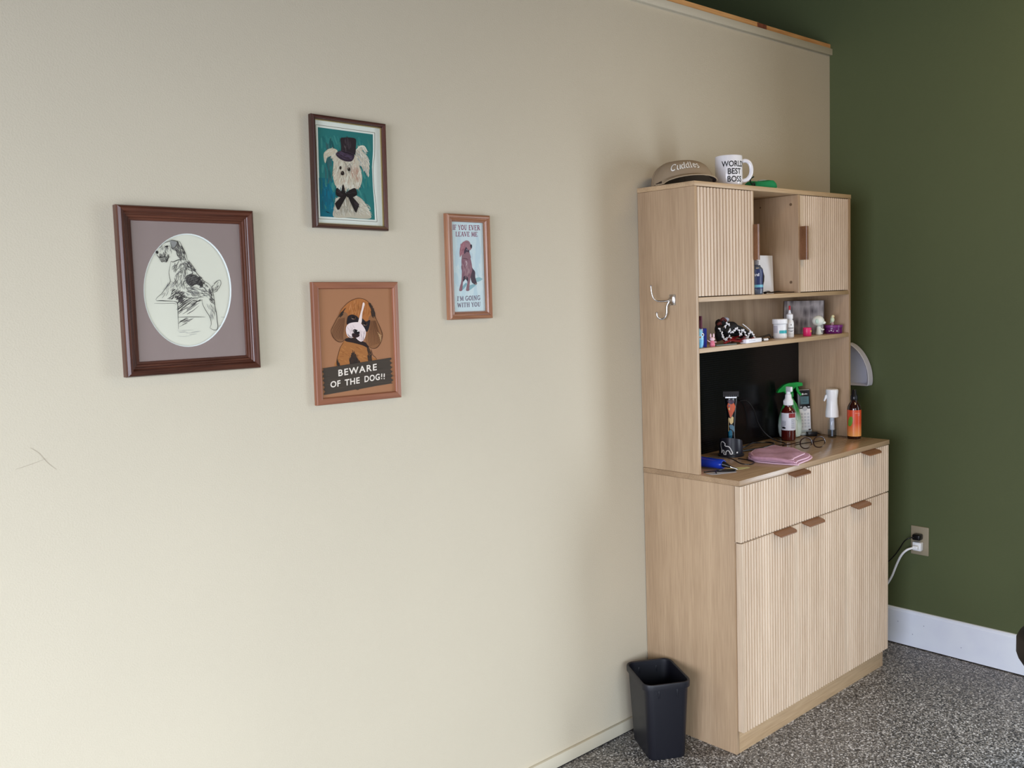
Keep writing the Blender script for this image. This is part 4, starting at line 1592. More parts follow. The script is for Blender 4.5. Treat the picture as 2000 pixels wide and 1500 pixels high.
b.tube(spline([(.052, -.034, .058), (.074, -.036, .046), (.094, -.04, .030), (.104, -.042, .018)]), .0016, wl, 6)
b.build('lace_trim', t)
b = B()
b.ball((.004, .004, .076), .012, mat('grey_white_fluff', (178, 178, 190), .9), (1.5, 1, .7), n=10)
b.build('fluff', t)
b = B()
b.tube(spline([(-.06, -.012, .062), (-.05, -.012, .067), (-.04, -.01, .062)]), .0045, mat('brown_red_fluff', (96, 40, 34), .9), 8)
b.tube(spline([(-.03, -.004, .074), (-.018, -.004, .08), (-.002, -.004, .072)]), .005, mat('brown_red_fluff', (96, 40, 34), .9), 8)
b.build('tassel', t)

t = thing('flat_case', 'flat grey case lying under the red ribbon near the shelf edge', 'case', (-1.05, -.203, Z2))
b = B()
b.box((-.045, -.014, 0), (.05, .014, .004), mat('dull_grey_green', (112, 122, 120), .4), .0015, X=RZ(-8))
b.build('body', t)
t = thing('flat_box', 'thin white box lying on the front edge of the lower hutch shelf', 'box', (-.908, -.214, Z2))
b = B()
b.box((-.048, -.012, 0), (.052, .012, .0145), mat('white_card', (236, 236, 242), .5), .002, X=RZ(3))
b.build('body', t)
b = B()
vs, fs, _ = text_tris('supplies', .0)
b.v = []
for i in range(7):
    b.box((-.030 + i * .006, -.01245, .006), (-.027 + i * .006, -.0119, .009), mat('pale_grey_ink', (196, 196, 206), .6), X=RZ(3))
b.build('printed_marks', t)

t = thing('pen', 'white capped pen with a black body right of the white box', 'pen', (-.83, -.200, Z2))
b = B()
b.tube([(-.035, .01, .005), (.012, -.004, .005)], .0042, bp_, 10)
b.build('barrel', t)
b = B()
b.tube([(.012, -.004, .005), (.030, -.010, .005)], .0046, mat('white_plastic', (236, 238, 240), .3), 10)
b.build('cap', t)
t = thing('hair_comb', 'flat black comb lying behind the pen on the lower shelf', 'comb', (-.765, -.150, Z2))
b = B()
b.box((-.075, -.012, 0), (.06, -.006, .004), bp_, .001, X=RZ(4))
for i in range(22):
    b.box((-.070 + i * .006, -.006, .001), (-.0672 + i * .006, .014, .003), bp_, X=RZ(4))
b.build('comb_body', t)
b = B()
px = spline([(-.87, -.17, .006), (-.82, -.14, .02), (-.77, -.15, .008), (-.73, -.17, .016), (-.70, -.16, .006), (-.66, -.14, .005)], k=6)
b.tube([p - Vector((-.77, -.15, 0)) for p in px], .0032, bp_, 8)
tag(b.build('cable', loc=(-.77, -.15, Z2)), 'loose black cable curling behind the pen and comb', 'cable')

t = thing('cream_jar', 'white jar with a teal band and screw lid on the lower hutch shelf', 'jar', (-.655, -.168, Z2))
wp = mat('white_plastic', (236, 238, 240), .3)
b = B()
b.lathe([(.0001, 0), (.023, 0), (.0245, .002), (.0245, .012), (.0232, .015), (.0232, .048), (.024, .051), (.0001, .051)], wp, 36)
b.build('body', t)
b = B()
b.lathe([(.0262, .052), (.0266, .053), (.0266, .066), (.0255, .069), (.0001, .0695)], wp, 36)
b.build('lid', t)
b = B()
a0 = math.atan2(-1.99 + .168, -3.59 + .655)
n_ = 16
for (aa0, aa1, z0, z1, mm) in ((-5, 85, .018, .029, mat('teal_ink', (56, 172, 180), .4)), (-70, -20, .020, .046, mat('pale_grey_ink', (196, 196, 206), .6))):
    vs, fs = [], []
    for i in range(n_ + 1):
        a = a0 + math.radians(aa0 + (aa1 - aa0) * i / n_)
        vs += [(.0236 * math.cos(a), .0236 * math.sin(a), z0), (.0236 * math.cos(a), .0236 * math.sin(a), z1)]
    fs = [(2 * i, 2 * i + 2, 2 * i + 3, 2 * i + 1) for i in range(n_)]
    b.add(vs, fs, mm, True)
b.build('label', t, weld=False)

t = thing('nozzle_bottle', 'small white squeeze bottle with a red-tipped nozzle right of the jar', 'bottle', (-.585, -.165, Z2))
b = B()
b.lathe([(.0001, 0), (.0135, 0), (.0148, .002), (.0148, .050), (.0135, .058), (.0095, .064), (.0095, .066)], wp, 28)
b.build('body', t)
b = B()
b.lathe([(.0115, .0665), (.0118, .068), (.0118, .082), (.009, .084), (.0055, .086), (.0022, .1)], wp, 24)
b.build('nozzle', t)
b = B()
b.lathe([(.0034, .0985), (.0034, .112), (.0024, .114), (.0001, .114)], mat('red_plastic', (190, 40, 50), .35), 14)
b.build('red_tip', t)
b = B()
a0 = math.atan2(-1.99 + .165, -3.59 + .585) + .35
ink = mat('black_ink', (22, 20, 24), .4)
for z_, ln_ in ((.034, 1.0), (.0305, .95), (.0235, .95), (.020, .5), (.012, .9)):
    vs = []
    for i in range(9):
        a = a0 + (i / 8 - .5) * ln_ * 1.5
        vs += [(.01495 * math.cos(a), .01495 * math.sin(a), z_), (.01495 * math.cos(a), .01495 * math.sin(a), z_ + (.0016 if z_ > .013 else .0006))]
    b.add(vs, [(2 * i, 2 * i + 2, 2 * i + 3, 2 * i + 1) for i in range(8)], ink)
b.ball((.0148 * math.cos(a0), .0148 * math.sin(a0), .045), .0022, ink, (.6, .6, 1.4), n=6)
b.build('label', t, weld=False)

# mosaic board
t = thing('mosaic_board', 'silver grey patterned board leaning upright at the right end of the lower shelf', 'board', (-.40, -.105, Z2), (0, math.radians(3), 0))
b = B()
b.box((0, -.088, 0), (.006, .082, .128), mat('board_edge_brown', (60, 46, 40), .6), .0006)
b.build('board', t)
mg = bpy.data.materials.new('silver_scale_pattern')
mg.use_nodes = True
nt = mg.node_tree
bs = nt.nodes['Principled BSDF']
bs.inputs['Metallic'].default_value = .45
bs.inputs['Roughness'].default_value = .35
tc = nt.nodes.new('ShaderNodeTexCoord')
mpn = nt.nodes.new('ShaderNodeMapping')
mpn.inputs['Scale'].default_value = (1, 46, 26)
nt.links.new(tc.outputs['Object'], mpn.inputs['Vector'])
nn_ = nt.nodes.new('ShaderNodeTexVoronoi')
nn_.inputs['Scale'].default_value = 1
nn_.inputs['Randomness'].default_value = .55
nt.links.new(mpn.outputs['Vector'], nn_.inputs['Vector'])
wv = nt.nodes.new('ShaderNodeTexNoise')
mp2 = nt.nodes.new('ShaderNodeMapping')
mp2.inputs['Scale'].default_value = (1, 60, 7)
nt.links.new(tc.outputs['Object'], mp2.inputs['Vector'])
nt.links.new(mp2.outputs['Vector'], wv.inputs['Vector'])
wv.inputs['Scale'].default_value = 1
mxx = nt.nodes.new('ShaderNodeMix')
mxx.data_type = 'FLOAT'
mxx.inputs[0].default_value = .55
nt.links.new(nn_.outputs['Distance'], mxx.inputs[2])
nt.links.new(wv.outputs['Fac'], mxx.inputs[3])
cr = nt.nodes.new('ShaderNodeValToRGB')
cr.color_ramp.elements[0].position = .32
cr.color_ramp.elements[1].position = .62
cr.color_ramp.elements[0].color = lin((98, 94, 100))
cr.color_ramp.elements[1].color = lin((206, 204, 206))
nt.links.new(mxx.outputs[0], cr.inputs['Fac'])
nt.links.new(cr.outputs['Color'], bs.inputs['Base Color'])
b = B()
b.box((-.0008, -.087, .001), (0, .078, .127), mg)
b.build('patterned_face', t)

t = thing('pink_cup', 'small bright pink cup right of the nozzle bottle on the lower shelf', 'cup', (-.508, -.190, Z2))
b = B()
pkm = mat('hot_pink_plastic', (214, 40, 104), .35)
b.lathe([(.0001, 0), (.0140, 0), (.0148, .0015), (.0152, .030), (.0148, .031), (.0138, .030), (.0135, .004), (.0001, .003)], pkm, 28)
b.build('body', t)
b = B()
b.ball((.006 - .0045, -.0146, .018), .005, mat('gold_sticker', (214, 160, 90), .4), (1, .12, 1), n=8)
b.build('sticker', t)

t = thing('white_figurine', 'white ceramic figurine with a big round head beside the purple tin', 'figurine', (-.402, -.176, Z2), (0, 0, math.radians(-60)))
wc = mat('white_glazed_ceramic', (226, 232, 224), .22)
b = B()
b.lathe([(.0001, 0), (.011, 0), (.0118, .003), (.0095, .012), (.0085, .022), (.007, .030), (.0001, .034)], wc, 20)
b.tube(spline([(.004, .004, .024), (.012, .004, .018), (.019, .003, .020)]), .0032, wc, 8)
b.tube(spline([(.004, -.004, .024), (.012, -.005, .018), (.018, -.004, .019)]), .0032, wc, 8)
b.ball((.008, -.006, .003), .0045, wc, (1.4, .9, .7), n=8)
b.ball((.008, .006, .003), .0045, wc, (1.4, .9, .7), n=8)
b.build('body', t)
b = B()
b.ball((-.002, 0, .051), .021, wc, (1.06, .95, .92), n=16)
b.ball((.017, 0, .044), .008, wc, (1.1, 1, .8), n=10)
b.build('head', t)
for s_ in (-1, 1):
    b = B()
    b.ball((-.006, .0195 * s_, .050), .0075, mat('pale_jade_glaze', (190, 214, 200), .25), (.8, .35, 1.3), n=8)
    b.build('ear', t)

t = thing('round_tin', 'low round purple tin at the right end of the lower shelf', 'tin', (-.320, -.187, Z2))
b = B()
pu = mat('purple_gloss', (98, 26, 96), .22)
b.lathe([(.0001, 0), (.034, 0), (.0355, .002), (.0355, .022)], pu, 36)
b.build('tin_body', t)
b = B()
b.lathe([(.037, .0225), (.0375, .024), (.0375, .031), (.036, .0325), (.0001, .033)], mat('purple_lid', (120, 50, 120), .25), 36)
b.build('lid', t)
b = B()
aa = math.atan2(-1.99 + .16, -3.59 + .325)
for (a_, z_, s_) in ((-.35, .010, .9), (-.15, .012, 1.1), (.05, .009, .8), (.45, .010, 1.0)):
    b.ball((.0352 * math.cos(aa + a_), .0352 * math.sin(aa + a_), z_), .0034 * s_, mat('white_ink', (235, 238, 245), .4), (.8, .5, .8), n=6)
b.build('printed_marks', t)

t = thing('bird_figurine', 'tiny pale green bird figurine standing on the purple tin', 'figurine', (-.338, -.196, Z2 + .0332), (0, 0, math.radians(-110)))
b = B()
pg = mat('pale_green_glaze', (206, 220, 186), .3)
b.ball((0, 0, .019), .0085, pg, (.95, .85, 1.35), n=12)
b.tube([(.001, -.003, .0), (.001, -.003, .012)], .0014, mat('pink_leg', (216, 176, 180), .4), 6)
b.tube([(.001, .003, .0), (.001, .003, .012)], .0014, mat('pink_leg', (216, 176, 180), .4), 6)
b.build('body', t)
b = B()
b.ball((.003, 0, .031), .0062, mat('cream_glaze', (226, 222, 178), .3), n=10)
b.lathe([(.002, 0), (.0001, .005)], mat('orange_beak', (226, 140, 60), .4), 8, T(.008, 0, .030) @ RY(90))
b.build('head', t)
b = B()
b.tube([(-.006, 0, .014), (-.012, 0, .006)], [.003, .0014], pg, 6)
b.build('tail', t)

# ------------------------------------------------------------------ worktop items
ZT = HB + .0005
t = thing('pink_spray_can', 'tall pink labelled spray bottle half hidden behind the hutch left side', 'bottle', (-1.105, -.117, ZT))
b = B()
b.lathe([(.0001, 0), (.0225, 0), (.0245, .003), (.0245, .150), (.022, .160), (.016, .168), (.0001, .169)], mat('clear_pink_liquid', (196, 150, 150), .2), 32)
b.build('body', t)
b = B()
b.lathe([(.0247, .045), (.0247, .148)], mat('magenta_label', (206, 36, 116), .35), 32, caps=False)
b.lathe([(.0249, .118), (.0249, .128)], mat('white_label_band', (232, 220, 232), .35), 32, caps=False)
b.lathe([(.0249, .098), (.0249, .106)], mat('pale_magenta_band', (222, 130, 176), .35), 32, caps=False)
b.lathe([(.0249, .045), (.0249, .068)], mat('rose_brown_band', (176, 110, 110), .35), 32, caps=False)
b.build('label', t, weld=False)
b = B()
b.lathe([(.017, .1685), (.0175, .17), (.0165, .186), (.013, .192), (.0001, .193)], mat('clear_grey_cap', (168, 176, 180), .15), 24)
b.build('cap', t)
b = B()
aa = math.atan2(-1.99 + .117, -3.59 + 1.105)
for s_, z_, h_ in (('PURE', .108, .009), ('FRED', .084, .010)):
    wrap_text(b, s_, .0251, aa - .2, aa + 1.1, z_, z_ + h_, mat('white_ink', (235, 238, 245), .4))
b.build('printed_words', t, weld=False)

# clipper charging stand with dog outline
CX, CY = -.875, -.107
t = thing('clipper_stand', 'black charging stand with a white bulldog outline sticker on the worktop', 'stand', (CX, CY, ZT))
b = B()
cb = mat('charcoal_plastic', (30, 32, 42), .35)
n = 40
vs = []
prof = [(1.08, 0), (1.08, .006), (1.0, .008), (.98, .030), (.94, .055)]
for (q, z) in prof:
    for i in range(n):
        a = 2 * PI * i / n
        zz = z
        if z > .05:
            zz = z + .013 * math.cos(a - math.radians(200))
        vs.append((.0415 * q * math.cos(a), .0415 * q * math.sin(a), zz))
vs.append((0, 0, .057))
fs = []
for j in range(len(prof) - 1):
    for i in range(n):
        fs.append((j * n + i, j * n + (i + 1) % n, (j + 1) * n + (i + 1) % n, (j + 1) * n + i))
for i in range(n):
    fs.append(((len(prof) - 1) * n + i, (len(prof) - 1) * n + (i + 1) % n, len(vs) - 1))
fs.append(tuple(range(n - 1, -1, -1)))
b.add(vs, fs, cb, True)
b.build('stand_body', t)
# outline of dog wrapped on the front: sketch (x right, y up) in cm-like units
dog = [(0, 95), (10, 104), (28, 106), (42, 96), (50, 86), (46, 74), (56, 66), (78, 64), (92, 52), (104, 28), (114, 2), (110, -8), (96, -10), (90, 10), (76, 24), (62, 16), (56, -2), (58, -14), (44, -18), (36, -10), (40, 6), (36, 20), (26, 24), (20, 6), (14, -4), (10, 10), (12, 30), (4, 50), (-2, 72)]
pts = sp2(dog, True, 3)
pts.append(pts[0])
b = B()
wi = mat('white_vinyl', (236, 238, 240), .4)
aa = math.atan2(-1.99 - CY, -3.59 - CX)


def stick(x, y, R_=.0416):
    a = aa - 1.0 + x / 114 * 1.12
    z = .009 + (y + 18) / 124 * .044
    rr = R_ * (1 - .06 * max(0, z - .008) / .05) + .0003
    return (rr * math.cos(a), rr * math.sin(a), z)


vs, fs = ribbon(pts, 8)
b.add([stick(x, y) for x, y in vs], fs, wi)
vs, fs = strips(pts[:-1], 14)
b.add([stick(x, y, .0413) for x, y in vs], fs, mat('grey_vinyl', (64, 64, 70), .5))
b.build('dog_sticker', t, weld=False)
b = B()
b.box((-.005, -.0006, 0), (.005, .0006, .005), wi, X=T(.0412 * math.cos(aa + .55), .0412 * math.sin(aa + .55), .014) @ RZ(math.degrees(aa + .95) + 90))
b.build('sticker_tab', t)
b = B()
gx = [(.030, -.50, .0555), (.036, -.30, .0550), (.037, -.05, .0565), (.036, .05, .0600)]
b.tube(spline([(r_ * math.cos(aa + .75 + q_), r_ * math.sin(aa + .75 + q_), z_) for r_, q_, z_ in gx], k=4), .0013, mat('green_light', (60, 220, 110), .3), 6)
b.build('indicator', t)

# clipper
CZ = ZT + .056
t = thing('hair_clipper', 'cordless pet clipper with orange and teal artwork standing in the black stand', 'clipper', (CX + .006, CY + .002, CZ), (0, 0, aa))
b = B()
vs, fs = [], []
sec = [(-.002, .014, .012, 0), (.02, .0135, .0125, .0), (.05, .014, .013, .001), (.09, .0165, .014, .002), (.12, .019, .015, .003), (.138, .0215, .0145, .004), (.150, .021, .012, .004)]
n = 24
for (z, hw, hd, ox) in sec:
    for i in range(n):
        a = 2 * PI * i / n
        ca, sa = math.cos(a), math.sin(a)
        e = .75
        vs.append((ox + hd * math.copysign(abs(ca) ** e, ca), hw * math.copysign(abs(sa) ** e, sa), z))
for j in range(len(sec) - 1):
    for i in range(n):
        fs.append((j * n + i, j * n + (i + 1) % n, (j + 1) * n + (i + 1) % n, (j + 1) * n + i))
fs.append(tuple(range(n - 1, -1, -1)))
fs.append(tuple((len(sec) - 1) * n + i for i in range(n)))
b.add(vs, fs, mat('glossy_black', (12, 12, 16), .15), True)
b.build('clipper_body', t)
b = B()
# artwork panels on the front face (local +x towards the room)


def on_body(y, z, off):
    k_ = 0
    while k_ < len(sec) - 2 and sec[k_ + 1][0] < z:
        k_ += 1
    q = (z - sec[k_][0]) / (sec[k_ + 1][0] - sec[k_][0])
    hw = sec[k_][1] * (1 - q) + sec[k_ + 1][1] * q
    hd = sec[k_][2] * (1 - q) + sec[k_ + 1][2] * q
    ox = sec[k_][3] * (1 - q) + sec[k_ + 1][3] * q
    s_ = max(-.99, min(.99, y / hw))
    sa = abs(s_) ** (1 / .75)
    ca = math.sqrt(max(0, 1 - sa * sa)) ** .75
    return (ox + hd * ca + off, y, z)


def panel(poly, m, off=.0006):
    vs, fs = strips(poly, 10)
    # second cut across, so the print follows the taper of the body
    v2, f2 = [], []
    for q in fs:
        P = [(vs[i][1], vs[i][0]) for i in q]
        w2, g2 = strips(P, 4)
        f2 += [tuple(i + len(v2) for i in g) for g in g2]
        v2 += [(c_, a_) for a_, c_ in w2]
    b.add([on_body(y, z, off) for y, z in v2], f2, m)


panel([(-.013, .138), (-.006, .142), (.006, .142), (.013, .137), (.008, .130), (0, .127), (-.008, .130)], mat('purple_art', (70, 44, 66), .25))
panel([(-.014, .120), (-.010, .131), (0, .126), (.010, .131), (.015, .118), (.012, .105), (.007, .095), (.003, .086), (-.003, .078), (-.007, .092), (-.010, .105)], mat('orange_art', (206, 96, 62), .25))
panel([(-.010, .110), (-.004, .104), (-.004, .116)], mat('cream_art', (222, 196, 140), .25), .0010)
panel([(-.011, .120), (-.005, .124), (-.003, .119)], mat('teal_art', (30, 110, 140), .25), .0010)
panel([(-.009, .080), (-.003, .076), (.003, .084), (.008, .080), (.007, .062), (0, .055), (-.006, .062)], mat('cream_art', (222, 196, 140), .25))
panel([(-.010, .076), (-.0085, .076), (-.0085, .030), (-.010, .030)], mat('cream_art', (222, 196, 140), .25), .0013)
panel([(-.008, .050), (-.002, .054), (.006, .052), (.010, .046), (.010, .026), (.006, .034), (-.004, .040)], mat('blue_grey_art', (84, 120, 140), .25))
panel([(-.010, .030), (-.004, .036), (.002, .033), (.003, .020), (.001, .006), (-.009, .006)], mat('teal_art', (30, 110, 140), .25))
panel([(-.008, .014), (0, .016), (0, .012), (-.008, .010)], mat('dark_teal_art', (14, 70, 96), .25), .0010)
b.ball((.0175, -.001, .128), .0024, wi, (.3, .7, 1.6), n=6)
b.build('artwork', t, weld=False)
b = B()
b.box((.000, -.020, .148), (.0165, .020, .153), mat('steel_blade', (226, 228, 232), .25, .9), .001)
for i in range(12):
    b.box((.0165, -.0185 + i * .0031, .148), (.020, -.0170 + i * .0031, .152), mat('steel_blade', (226, 228, 232), .25, .9))
b.build('blade', t)
b = B()
b.prism([(-.014, .1535), (.022, .1535), (.016, .171), (-.022, .169)], -.027, .027, mat('smoky_grey_guard', (46, 46, 50), .4), 'XZ')
for i in range(8):
    b.box((.010, -.025 + i * .0066, .1536), (.026, -.0225 + i * .0066, .160), mat('smoky_grey_guard', (46, 46, 50), .4), X=None)
b.build('comb_guard', t)

# amber spray bottle
def trigger_bottle(name, label, loc, amber):
    pass


AX, AY = -.470, -.087
t = thing('amber_bottle', 'brown glass spray bottle with a white label and white spray top', 'bottle', (AX, AY, ZT))
amb = mat('brown_amber_glass', (72, 16, 12), .06, coat=.5)
b = B()
b.lathe([(.0001, 0), (.024, 0), (.0265, .003), (.0268, .10), (.0262, .108), (.022, .118), (.0145, .126), (.0135, .130), (.0135, .134)], amb, 36)
b.build('bottle_body', t)
aa = math.atan2(-1.99 - AY, -3.59 - AX)
b = B()
b.lathe([(.02695, .040), (.02705, .106)], mat('white_label_paper', (216, 218, 226), .5), 36, caps=False)
n_ = 10
vs = []
for i in range(n_ + 1):
    a = aa + .05 + 1.05 * i / n_
    vs += [(.0273 * math.cos(a), .0273 * math.sin(a), .088), (.0273 * math.cos(a), .0273 * math.sin(a), .105)]
b.add(vs, [(2 * i, 2 * i + 2, 2 * i + 3, 2 * i + 1) for i in range(n_)], mat('dark_red_label', (138, 36, 36), .4))


def strip(b, R_, a0, a1, z0, z1, m, n_=6):
    vs = []
    for i in range(n_ + 1):
        a = a0 + (a1 - a0) * i / n_
        vs += [(R_ * math.cos(a), R_ * math.sin(a), z0), (R_ * math.cos(a), R_ * math.sin(a), z1)]
    b.add(vs, [(2 * i, 2 * i + 2, 2 * i + 3, 2 * i + 1) for i in range(n_)], m)


gi = mat('grey_ink', (96, 96, 108), .6)
for i in range(5):
    strip(b, .0272, aa - 1.0 + .0 * i, aa - .35, .074 - i * .0032, .0752 - i * .0032, gi)
for i in range(3):
    strip(b, .0272, aa - 1.0, aa - .4 - .1 * i, .058 - i * .003, .0592 - i * .003, gi)
for i in range(9):
    strip(b, .0272, aa + .40 - .03 * (i % 2), aa + .95, .082 - i * .0044, .0836 - i * .0044, gi)
strip(b, .0273, aa - 1.0, aa - .42, .046, .0525, mat('black_ink', (22, 20, 24), .4))
b.build('label', t, weld=False)
b = B()
b.lathe([(.017, .1345), (.0178, .136), (.0165, .154), (.0125, .160), (.0115, .174), (.0075, .178)], wp, 28)
for i in range(18):
    a = 2 * PI * i / 18
    b.box((-.0008, -.001, .136), (.0008, .001, .152), wp, X=T(.0172 * math.cos(a), .0172 * math.sin(a), 0) @ RZ(math.degrees(a)))
b.build('collar', t)
b = B()
b.lathe([(.0085, .175), (.0085, .186), (.0001, .187)], wp, 16)
b.box((-.020, -.0055, .186), (.009, .0055, .205), wp, .0025, X=RZ(70))
b.box((-.021, -.002, .193), (-.016, .002, .198), wp, X=RZ(70))
b.build('spray_head', t)

# green trigger bottle
GX, GY = -.408, -.056
t = thing('green_spray_bottle', 'green and white trigger spray bottle behind the brown bottle', 'bottle', (GX, GY, ZT), (0, 0, math.radians(-38)))
mgb = bpy.data.materials.new('green_to_clear_bottle')
mgb.use_nodes = True
nt = mgb.node_tree
bs = nt.nodes['Principled BSDF']
bs.inputs['Roughness'].default_value = .25
tc = nt.nodes.new('ShaderNodeTexCoord')
sp = nt.nodes.new('ShaderNodeSeparateXYZ')
nt.links.new(tc.outputs['Object'], sp.inputs[0])
mr_ = nt.nodes.new('ShaderNodeMapRange')
mr_.inputs[1].default_value = .045
mr_.inputs[2].default_value = .105
nt.links.new(sp.outputs['Z'], mr_.inputs[0])
cr = nt.nodes.new('ShaderNodeValToRGB')
cr.color_ramp.elements[0].color = lin((206, 222, 214))
cr.color_ramp.elements[1].color = lin((44, 140, 62))
nt.links.new(mr_.outputs[0], cr.inputs['Fac'])
nt.links.new(cr.outputs['Color'], bs.inputs['Base Color'])
b = B()
b.lathe([(.0001, 0), (.030, 0), (.040, .004), (.045, .02), (.0465, .045), (.044, .075), (.036, .105), (.026, .130), (.016, .146), (.012, .154), (.012, .160)], mgb, 36, sx=1, sy=.6)
b.build('bottle_body', t)
b = B()
b.box((-.018, -.0272, .012), (.020, -.0262, .070), mat('pale_green_label', (214, 228, 214), .4), .002)
b.build('label', t)
b = B()
gt = mat('green_plastic', (22, 150, 62), .28)
b.lathe([(.0135, .158), (.014, .16), (.014, .172), (.0001, .173)], gt, 20)
b.prism([(-.052, .176), (-.046, .188), (-.026, .205), (-.010, .211), (.030, .214), (.046, .211), (.048, .200), (.020, .196), (.010, .186), (.010, .172), (-.020, .172), (-.024, .180)], -.009, .009, gt, 'XZ')
b.build('spray_head', t)
b = B()
b.prism([(.022, .198), (.030, .198), (.036, .178), (.046, .164), (.041, .160), (.030, .172), (.024, .184)], -.005, .005, gt, 'XZ')
b.build('trigger', t)

# phone handset in cradle
PX, PY = -.318, -.066
t = thing('telephone_handset', 'white cordless telephone handset with black screen panel standing in its cradle', 'telephone', (PX, PY, ZT), (0, 0, math.radians(-38)))
b = B()
b.box((-.030, -.028, 0), (.030, .030, .010), mat('pale_grey_plastic', (178, 190, 192), .4), .004)
b.box((-.026, -.010, .008), (.026, .022, .022), mat('pale_grey_plastic', (178, 190, 192), .4), .004)
b.build('cradle', t)
b = B()
Xp = T(0, .000, .012) @ RX(-5)
b.box((-.0235, -.010, 0), (.0235, .010, .165), wp, .004, X=Xp)
b.build('handset_body', t)
b = B()
b.box((-.0218, -.0108, .090), (.0218, -.0095, .163), bp_, .0006, X=Xp)
b.build('upper_panel', t)
b = B()
b.box((-.017, -.0113, .108), (.017, -.0105, .138), mat('lcd_grey_blue', (84, 116, 124), .3), X=Xp)
for i in range(3):
    b.box((-.009, -.0115, .131 - i * .007), (.009, -.0112, .1325 - i * .007), mat('lcd_ink', (44, 62, 70), .4), X=Xp)
b.build('screen', t)
b = B()
vs, fs, _ = text_tris('at&t', .02)
b.add([(-.002 + .014 * x, -.0112, .1455 + .005 * y) for x, y in vs], fs, wi, X=Xp)
b.lathe([(.0001, 0), (.004, 0), (.004, .0006), (.0001, .0006)], wi, 14, X=Xp @ T(-.007, -.0106, .1475) @ RX(90))
b.build('logo', t, weld=False)
for rw in range(5):
    for cl_ in range(3):
        b = B()
        b.box((-.0165 + cl_ * .0125, -.0113, .066 - rw * .0125), (-.0085 + cl_ * .0125, -.0098, .0735 - rw * .0125), mat('key_white', (204, 208, 214), .4), .0008, X=Xp)
        b.build('key', t)
b = B()
b.lathe([(.0001, 0), (.0085, 0), (.0092, .0008), (.0092, .0015), (.0001, .002)], mat('silver_key', (196, 200, 206), .3), 20, X=Xp @ T(0, -.0105, .090) @ RX(90))
b.build('navigation_key', t)
for s_ in (-1, 1):
    b = B()
    b.box((.0155 * s_ - .004, -.0116, .094), (.0155 * s_ + .004, -.0104, .099), mat('key_white', (204, 208, 214), .4), .0006, X=Xp)
    b.build('soft_key', t)
b = B()
b.box((.012, -.0108, .004), (.021, -.0098, .010), mat('dark_tag', (60, 30, 34), .5), X=Xp)
b.build('badge', t)

# power adapter with cable
t = thing('power_adapter', 'small black power adapter block below the telephone handset', 'adapter', (-.338, -.108, ZT), (0, 0, math.radians(-38)))
b = B()
b.box((-.019, -.012, 0), (.019, .012, .017), bp_, .002)
b.build('block', t)
b = B()
b.tube(spline([(.019, 0, .010), (.027, .004, .009), (.036, .012, .004), (.040, .024, .003), (.036, .034, .003)]), .0018, bp_, 6)
b.build('cord', t)

# mister bottle
t = thing('mister_bottle', 'white and clear continuous mist spray bottle left of the orange bottle', 'bottle', (-.322, -.185, ZT))
b = B()
clr = glassy('clear_plastic', (236, 240, 244), .05)
b.lathe([(.0001, .0), (.020, .0), (.0215, .003), (.0215, .060), (.019, .070), (.014, .076)], clr, 28, sx=.75, sy=.75)
b.build('bottle_body', t)
b = B()
b.lathe([(.0001, .002), (.0155, .002), (.0155, .030), (.0001, .030)], glassy('water', (214, 222, 230), .02), 20)
b.build('water', t)
b = B()
b.tube([(0, 0, .004), (0, 0, .078)], [.0035] * 2, mat('frosted_white', (214, 218, 226), .3), 10)
b.lathe([(.009, .030), (.0085, .078)], mat('frosted_white', (214, 218, 226), .3), 16)
b.build('dip_tube', t)
b = B()
b.lathe([(.0225, .078), (.0245, .080), (.0240, .100), (.0205, .130), (.0200, .150), (.0235, .178), (.0230, .184), (.0200, .1865), (.0001, .187)], wp, 32)
b.build('spray_head', t)
b = B()
aa = math.atan2(-1.99 + .185, -3.59 + .322)
b.prism([(.018, .168), (.026, .164), (.032, .142), (.029, .140), (.020, .154)], -.005, .005, wp, 'XZ', X=RZ(math.degrees(aa) - 75))
b.build('trigger', t)

# orange bottle
OX, OY = -.297, -.262
t = thing('orange_bottle', 'brown pump bottle with an orange label and green leaf at the right of the worktop', 'bottle', (OX, OY, ZT))
b = B()
b.lathe([(.0001, 0), (.023, 0), (.0252, .003), (.0254, .112), (.0240, .122), (.018, .134), (.0125, .141), (.0115, .146)], mat('dark_brown_glass', (40, 12, 8), .08, coat=.5), 36)
b.build('bottle_body', t)
mo = bpy.data.materials.new('orange_gradient_label')
mo.use_nodes = True
nt = mo.node_tree
bs = nt.nodes['Principled BSDF']
bs.inputs['Roughness'].default_value = .3
tc = nt.nodes.new('ShaderNodeTexCoord')
sp = nt.nodes.new('ShaderNodeSeparateXYZ')
nt.links.new(tc.outputs['Object'], sp.inputs[0])
mr_ = nt.nodes.new('ShaderNodeMapRange')
mr_.inputs[1].default_value = .012
mr_.inputs[2].default_value = .060
nt.links.new(sp.outputs['Z'], mr_.inputs[0])
cr = nt.nodes.new('ShaderNodeValToRGB')
cr.color_ramp.elements[0].color = lin((232, 158, 84))
cr.color_ramp.elements[1].color = lin((206, 72, 34))
nt.links.new(mr_.outputs[0], cr.inputs['Fac'])
nt.links.new(cr.outputs['Color'], bs.inputs['Base Color'])
aa = math.atan2(-1.99 - OY, -3.59 - OX)
b = B()
b.lathe([(.0256, .010), (.02575, .110)], mo, 36, caps=False)
leafm = mat('leaf_green_print', (96, 142, 44), .4)
lf = [(-1.25, .052), (-1.2, .070), (-.9, .084), (-.55, .086), (-.42, .076), (-.5, .060), (-.7, .050), (-1.0, .048)]
vs, fs = strips([(x + .25, z) for x, z in lf], 10)
